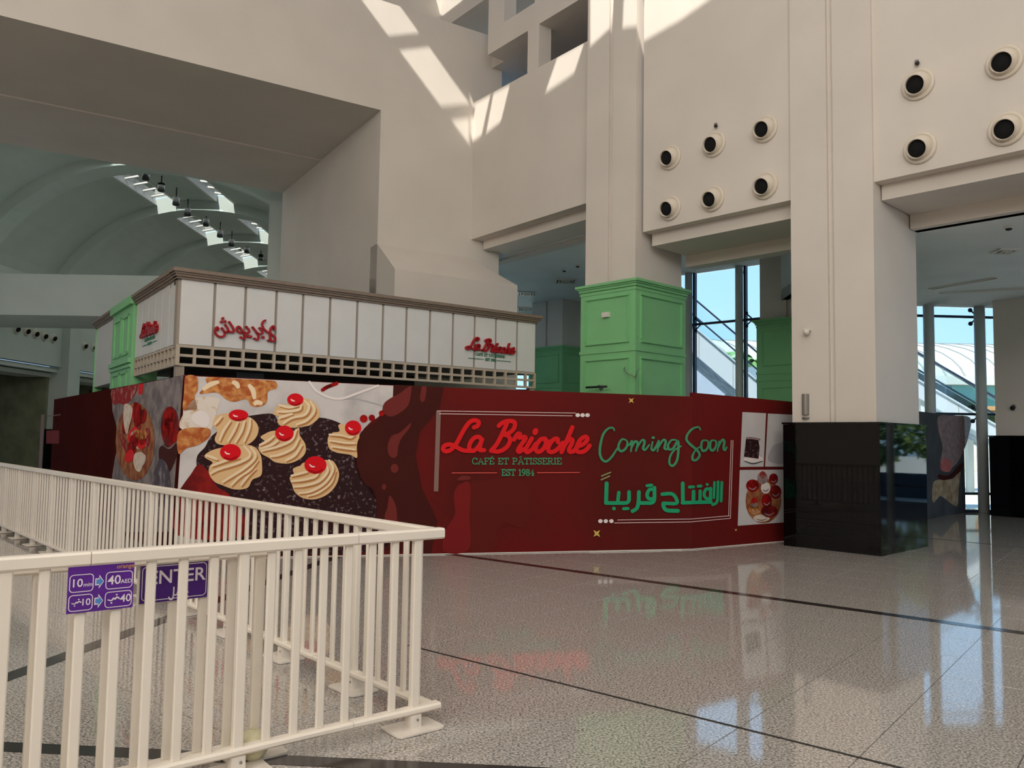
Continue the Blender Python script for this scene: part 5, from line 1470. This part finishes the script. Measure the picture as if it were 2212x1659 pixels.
PS = N.shift(0.024)
a0, zb_ = PS.pix(143, 1326); a1, zt_ = PS.pix(291, 1211)
zb_ = (PS.pix(145, 1326)[1] + PS.pix(290, 1312)[1]) / 2
t = thing('price_sign', 'purple sign on the near barrier reading 10 min to 40 AED', 'sign', PS.pt((a0 + a1) / 2, zb_, 0))
bd = obj('sign_board', MB().pbox(PS, a0, a1, zb_, zt_, -0.008, 0.0), 'purple', t)
hh_ = zt_ - zb_; ww_ = a1 - a0
for r_i, (y0, y1) in enumerate(((0.34, 0.80), (-0.02 + 0.05, 0.31))):
    y0, y1 = ((0.43, 0.80), (0.04, 0.38))[r_i]
    L_s = (a0 + 0.02 * ww_, a0 + 0.38 * ww_); R_s = (a0 + 0.56 * ww_, a0 + 0.98 * ww_)
    for (q0, q1) in (L_s, R_s): rring(PS, q0, q1, zb_ + y0 * hh_, zb_ + y1 * hh_, 0.016, 0.0035, 0.0015, 'sign_white', t)
    zc_ = zb_ + (y0 + y1) / 2 * hh_
    if r_i == 0:
        put_text(PS, '10', L_s[0] + 0.029, zc_, 0.048, 0.002, 'sign_white', t, 'numeral'); put_text(PS, 'min', L_s[0] + 0.072, zc_ - 0.008, 0.024, 0.002, 'sign_white', t, 'unit_text')
        put_text(PS, '40', R_s[0] + 0.035, zc_, 0.054, 0.002, 'sign_white', t, 'numeral'); put_text(PS, 'AED', R_s[0] + 0.084, zc_ - 0.008, 0.024, 0.002, 'sign_white', t, 'unit_text')
    else:
        put_text(PS, '10', L_s[0] + 0.066, zc_, 0.040, 0.002, 'sign_white', t, 'numeral'); put_text(PS, '40', R_s[0] + 0.084, zc_, 0.046, 0.002, 'sign_white', t, 'numeral')
        for k, (sx_, wd) in enumerate(((L_s[0] + 0.014, 0.034), (R_s[0] + 0.014, 0.044))):
            ps = ribbon([(0, 0), (0.3, -0.12), (0.5, 0.2), (0.62, 0), (0.8, 0.3), (1.0, 0.05)], 0.16, n=4) + ell(0.3, -0.45, 0.09, 0.12) + ell(0.75, 0.62, 0.09, 0.12)
            obj('arabic_unit', MB().add([PS.pt(sx_ + p[0] * wd, zc_ + p[1] * wd * 0.7, 0.002) for po in ps for p in po], [tuple(range(sum(len(x) for x in ps[:i]), sum(len(x) for x in ps[:i + 1]))) for i in range(len(ps))]), 'sign_white', t)
    xa, xb = L_s[1] + 0.006, R_s[0] - 0.006; hm = 0.012; xm = xb - 0.02
    arrow = [(xa, -hm), (xm, -hm), (xm, -2 * hm), (xb, 0), (xm, 2 * hm), (xm, hm), (xa, hm)]
    obj('arrow_outline', MB().add([PS.pt(a_ + (0.0), zc_ + b_ * 1.25, 0.0015) for a_, b_ in arrow], [tuple(range(7))]), 'sign_white', t)
    obj('arrow', MB().add([PS.pt(xa + 0.004 + (a_ - xa) * 0.82, zc_ + b_ * 0.85, 0.002) for a_, b_ in arrow], [tuple(range(7))]), 'sign_blue', t)
put_text(PS, 'orange', a0 + 0.86 * ww_, zb_ + 0.90 * hh_, 0.026, 0.002, 'sign_orange', t, 'small_lettering')
PE = NB.shift(0.024)
a0, zt_ = PE.pix(330, 1207); a1 = PE.pix(447, 1292)[0]; zb_ = (PE.pix(328, 1301)[1] + PE.pix(444, 1291)[1]) / 2
hh_ = zt_ - zb_; a0 -= 0.05; ww_ = a1 - a0
t = thing('enter_sign', 'purple sign with large white ENTER hanging behind the near barrier', 'sign', PE.pt((a0 + a1) / 2, zb_, 0))
obj('sign_board', MB().pbox(PE, a0, a1, zb_, zt_, -0.008, 0.0), 'purple_dark', t)
rring(PE, a0 + 0.006, a1 - 0.006, zb_ + 0.01, zb_ + hh_ * 0.83, 0.02, 0.0035, 0.0015, 'sign_white', t)
put_text(PE, 'ENTER', (a0 + a1) / 2 + 0.010, zb_ + hh_ * 0.55, 0.088, 0.002, 'sign_white', t, 'enter_lettering')
ps = ribbon([(0, -0.3), (0.1, -0.5), (0.35, -0.45), (0.42, 0.1), (0.42, 0.6)], 0.13, n=5) + ribbon([(0.42, -0.1), (0.7, -0.12), (0.85, 0.3), (1.05, 0.1), (1.2, -0.1), (1.5, -0.1), (1.6, 0.15), (1.75, 0.0)], 0.13, n=5) + ell(0.9, 0.62, 0.09, 0.1) + ell(1.55, -0.42, 0.08, 0.09) + ell(1.75, -0.42, 0.08, 0.09)
obj('arabic_lettering', MB().add([PE.pt(a0 + ww_ * 0.42 + p[0] * 0.05, zb_ + hh_ * 0.16 + p[1] * 0.05, 0.002) for po in ps for p in po], [tuple(range(sum(len(x) for x in ps[:i]), sum(len(x) for x in ps[:i + 1]))) for i in range(len(ps))]), 'sign_white', t)
put_text(PE, 'orange', a0 + 0.88 * ww_, zb_ + 0.91 * hh_, 0.024, 0.002, 'sign_orange', t, 'small_lettering')
NQ = N.shift(-0.10); pb_ = NQ.pt(NQ.pix(546, 1603)[0], 0.0)
m = MB(); m.lathe([(max(0.0005, 0.078 * math.sin(math.pi * k / 14)), 0.075 - 0.078 * math.cos(math.pi * k / 14)) for k in range(15)], (pb_.x, pb_.y, 0.0), (0, 0, 1), 22)
bo = thing('toy_ball', 'pale yellow-green ball on the floor behind the barrier', 'ball', (pb_.x, pb_.y, 0))
obj('shell', m, 'ball_green', bo)
obj('valve', MB().lathe([(0.012, 0.0), (0.012, 0.004), (0.004, 0.006)], (pb_.x, pb_.y, 0.152), (0, 0, 1), 10), 'ball_green', bo)
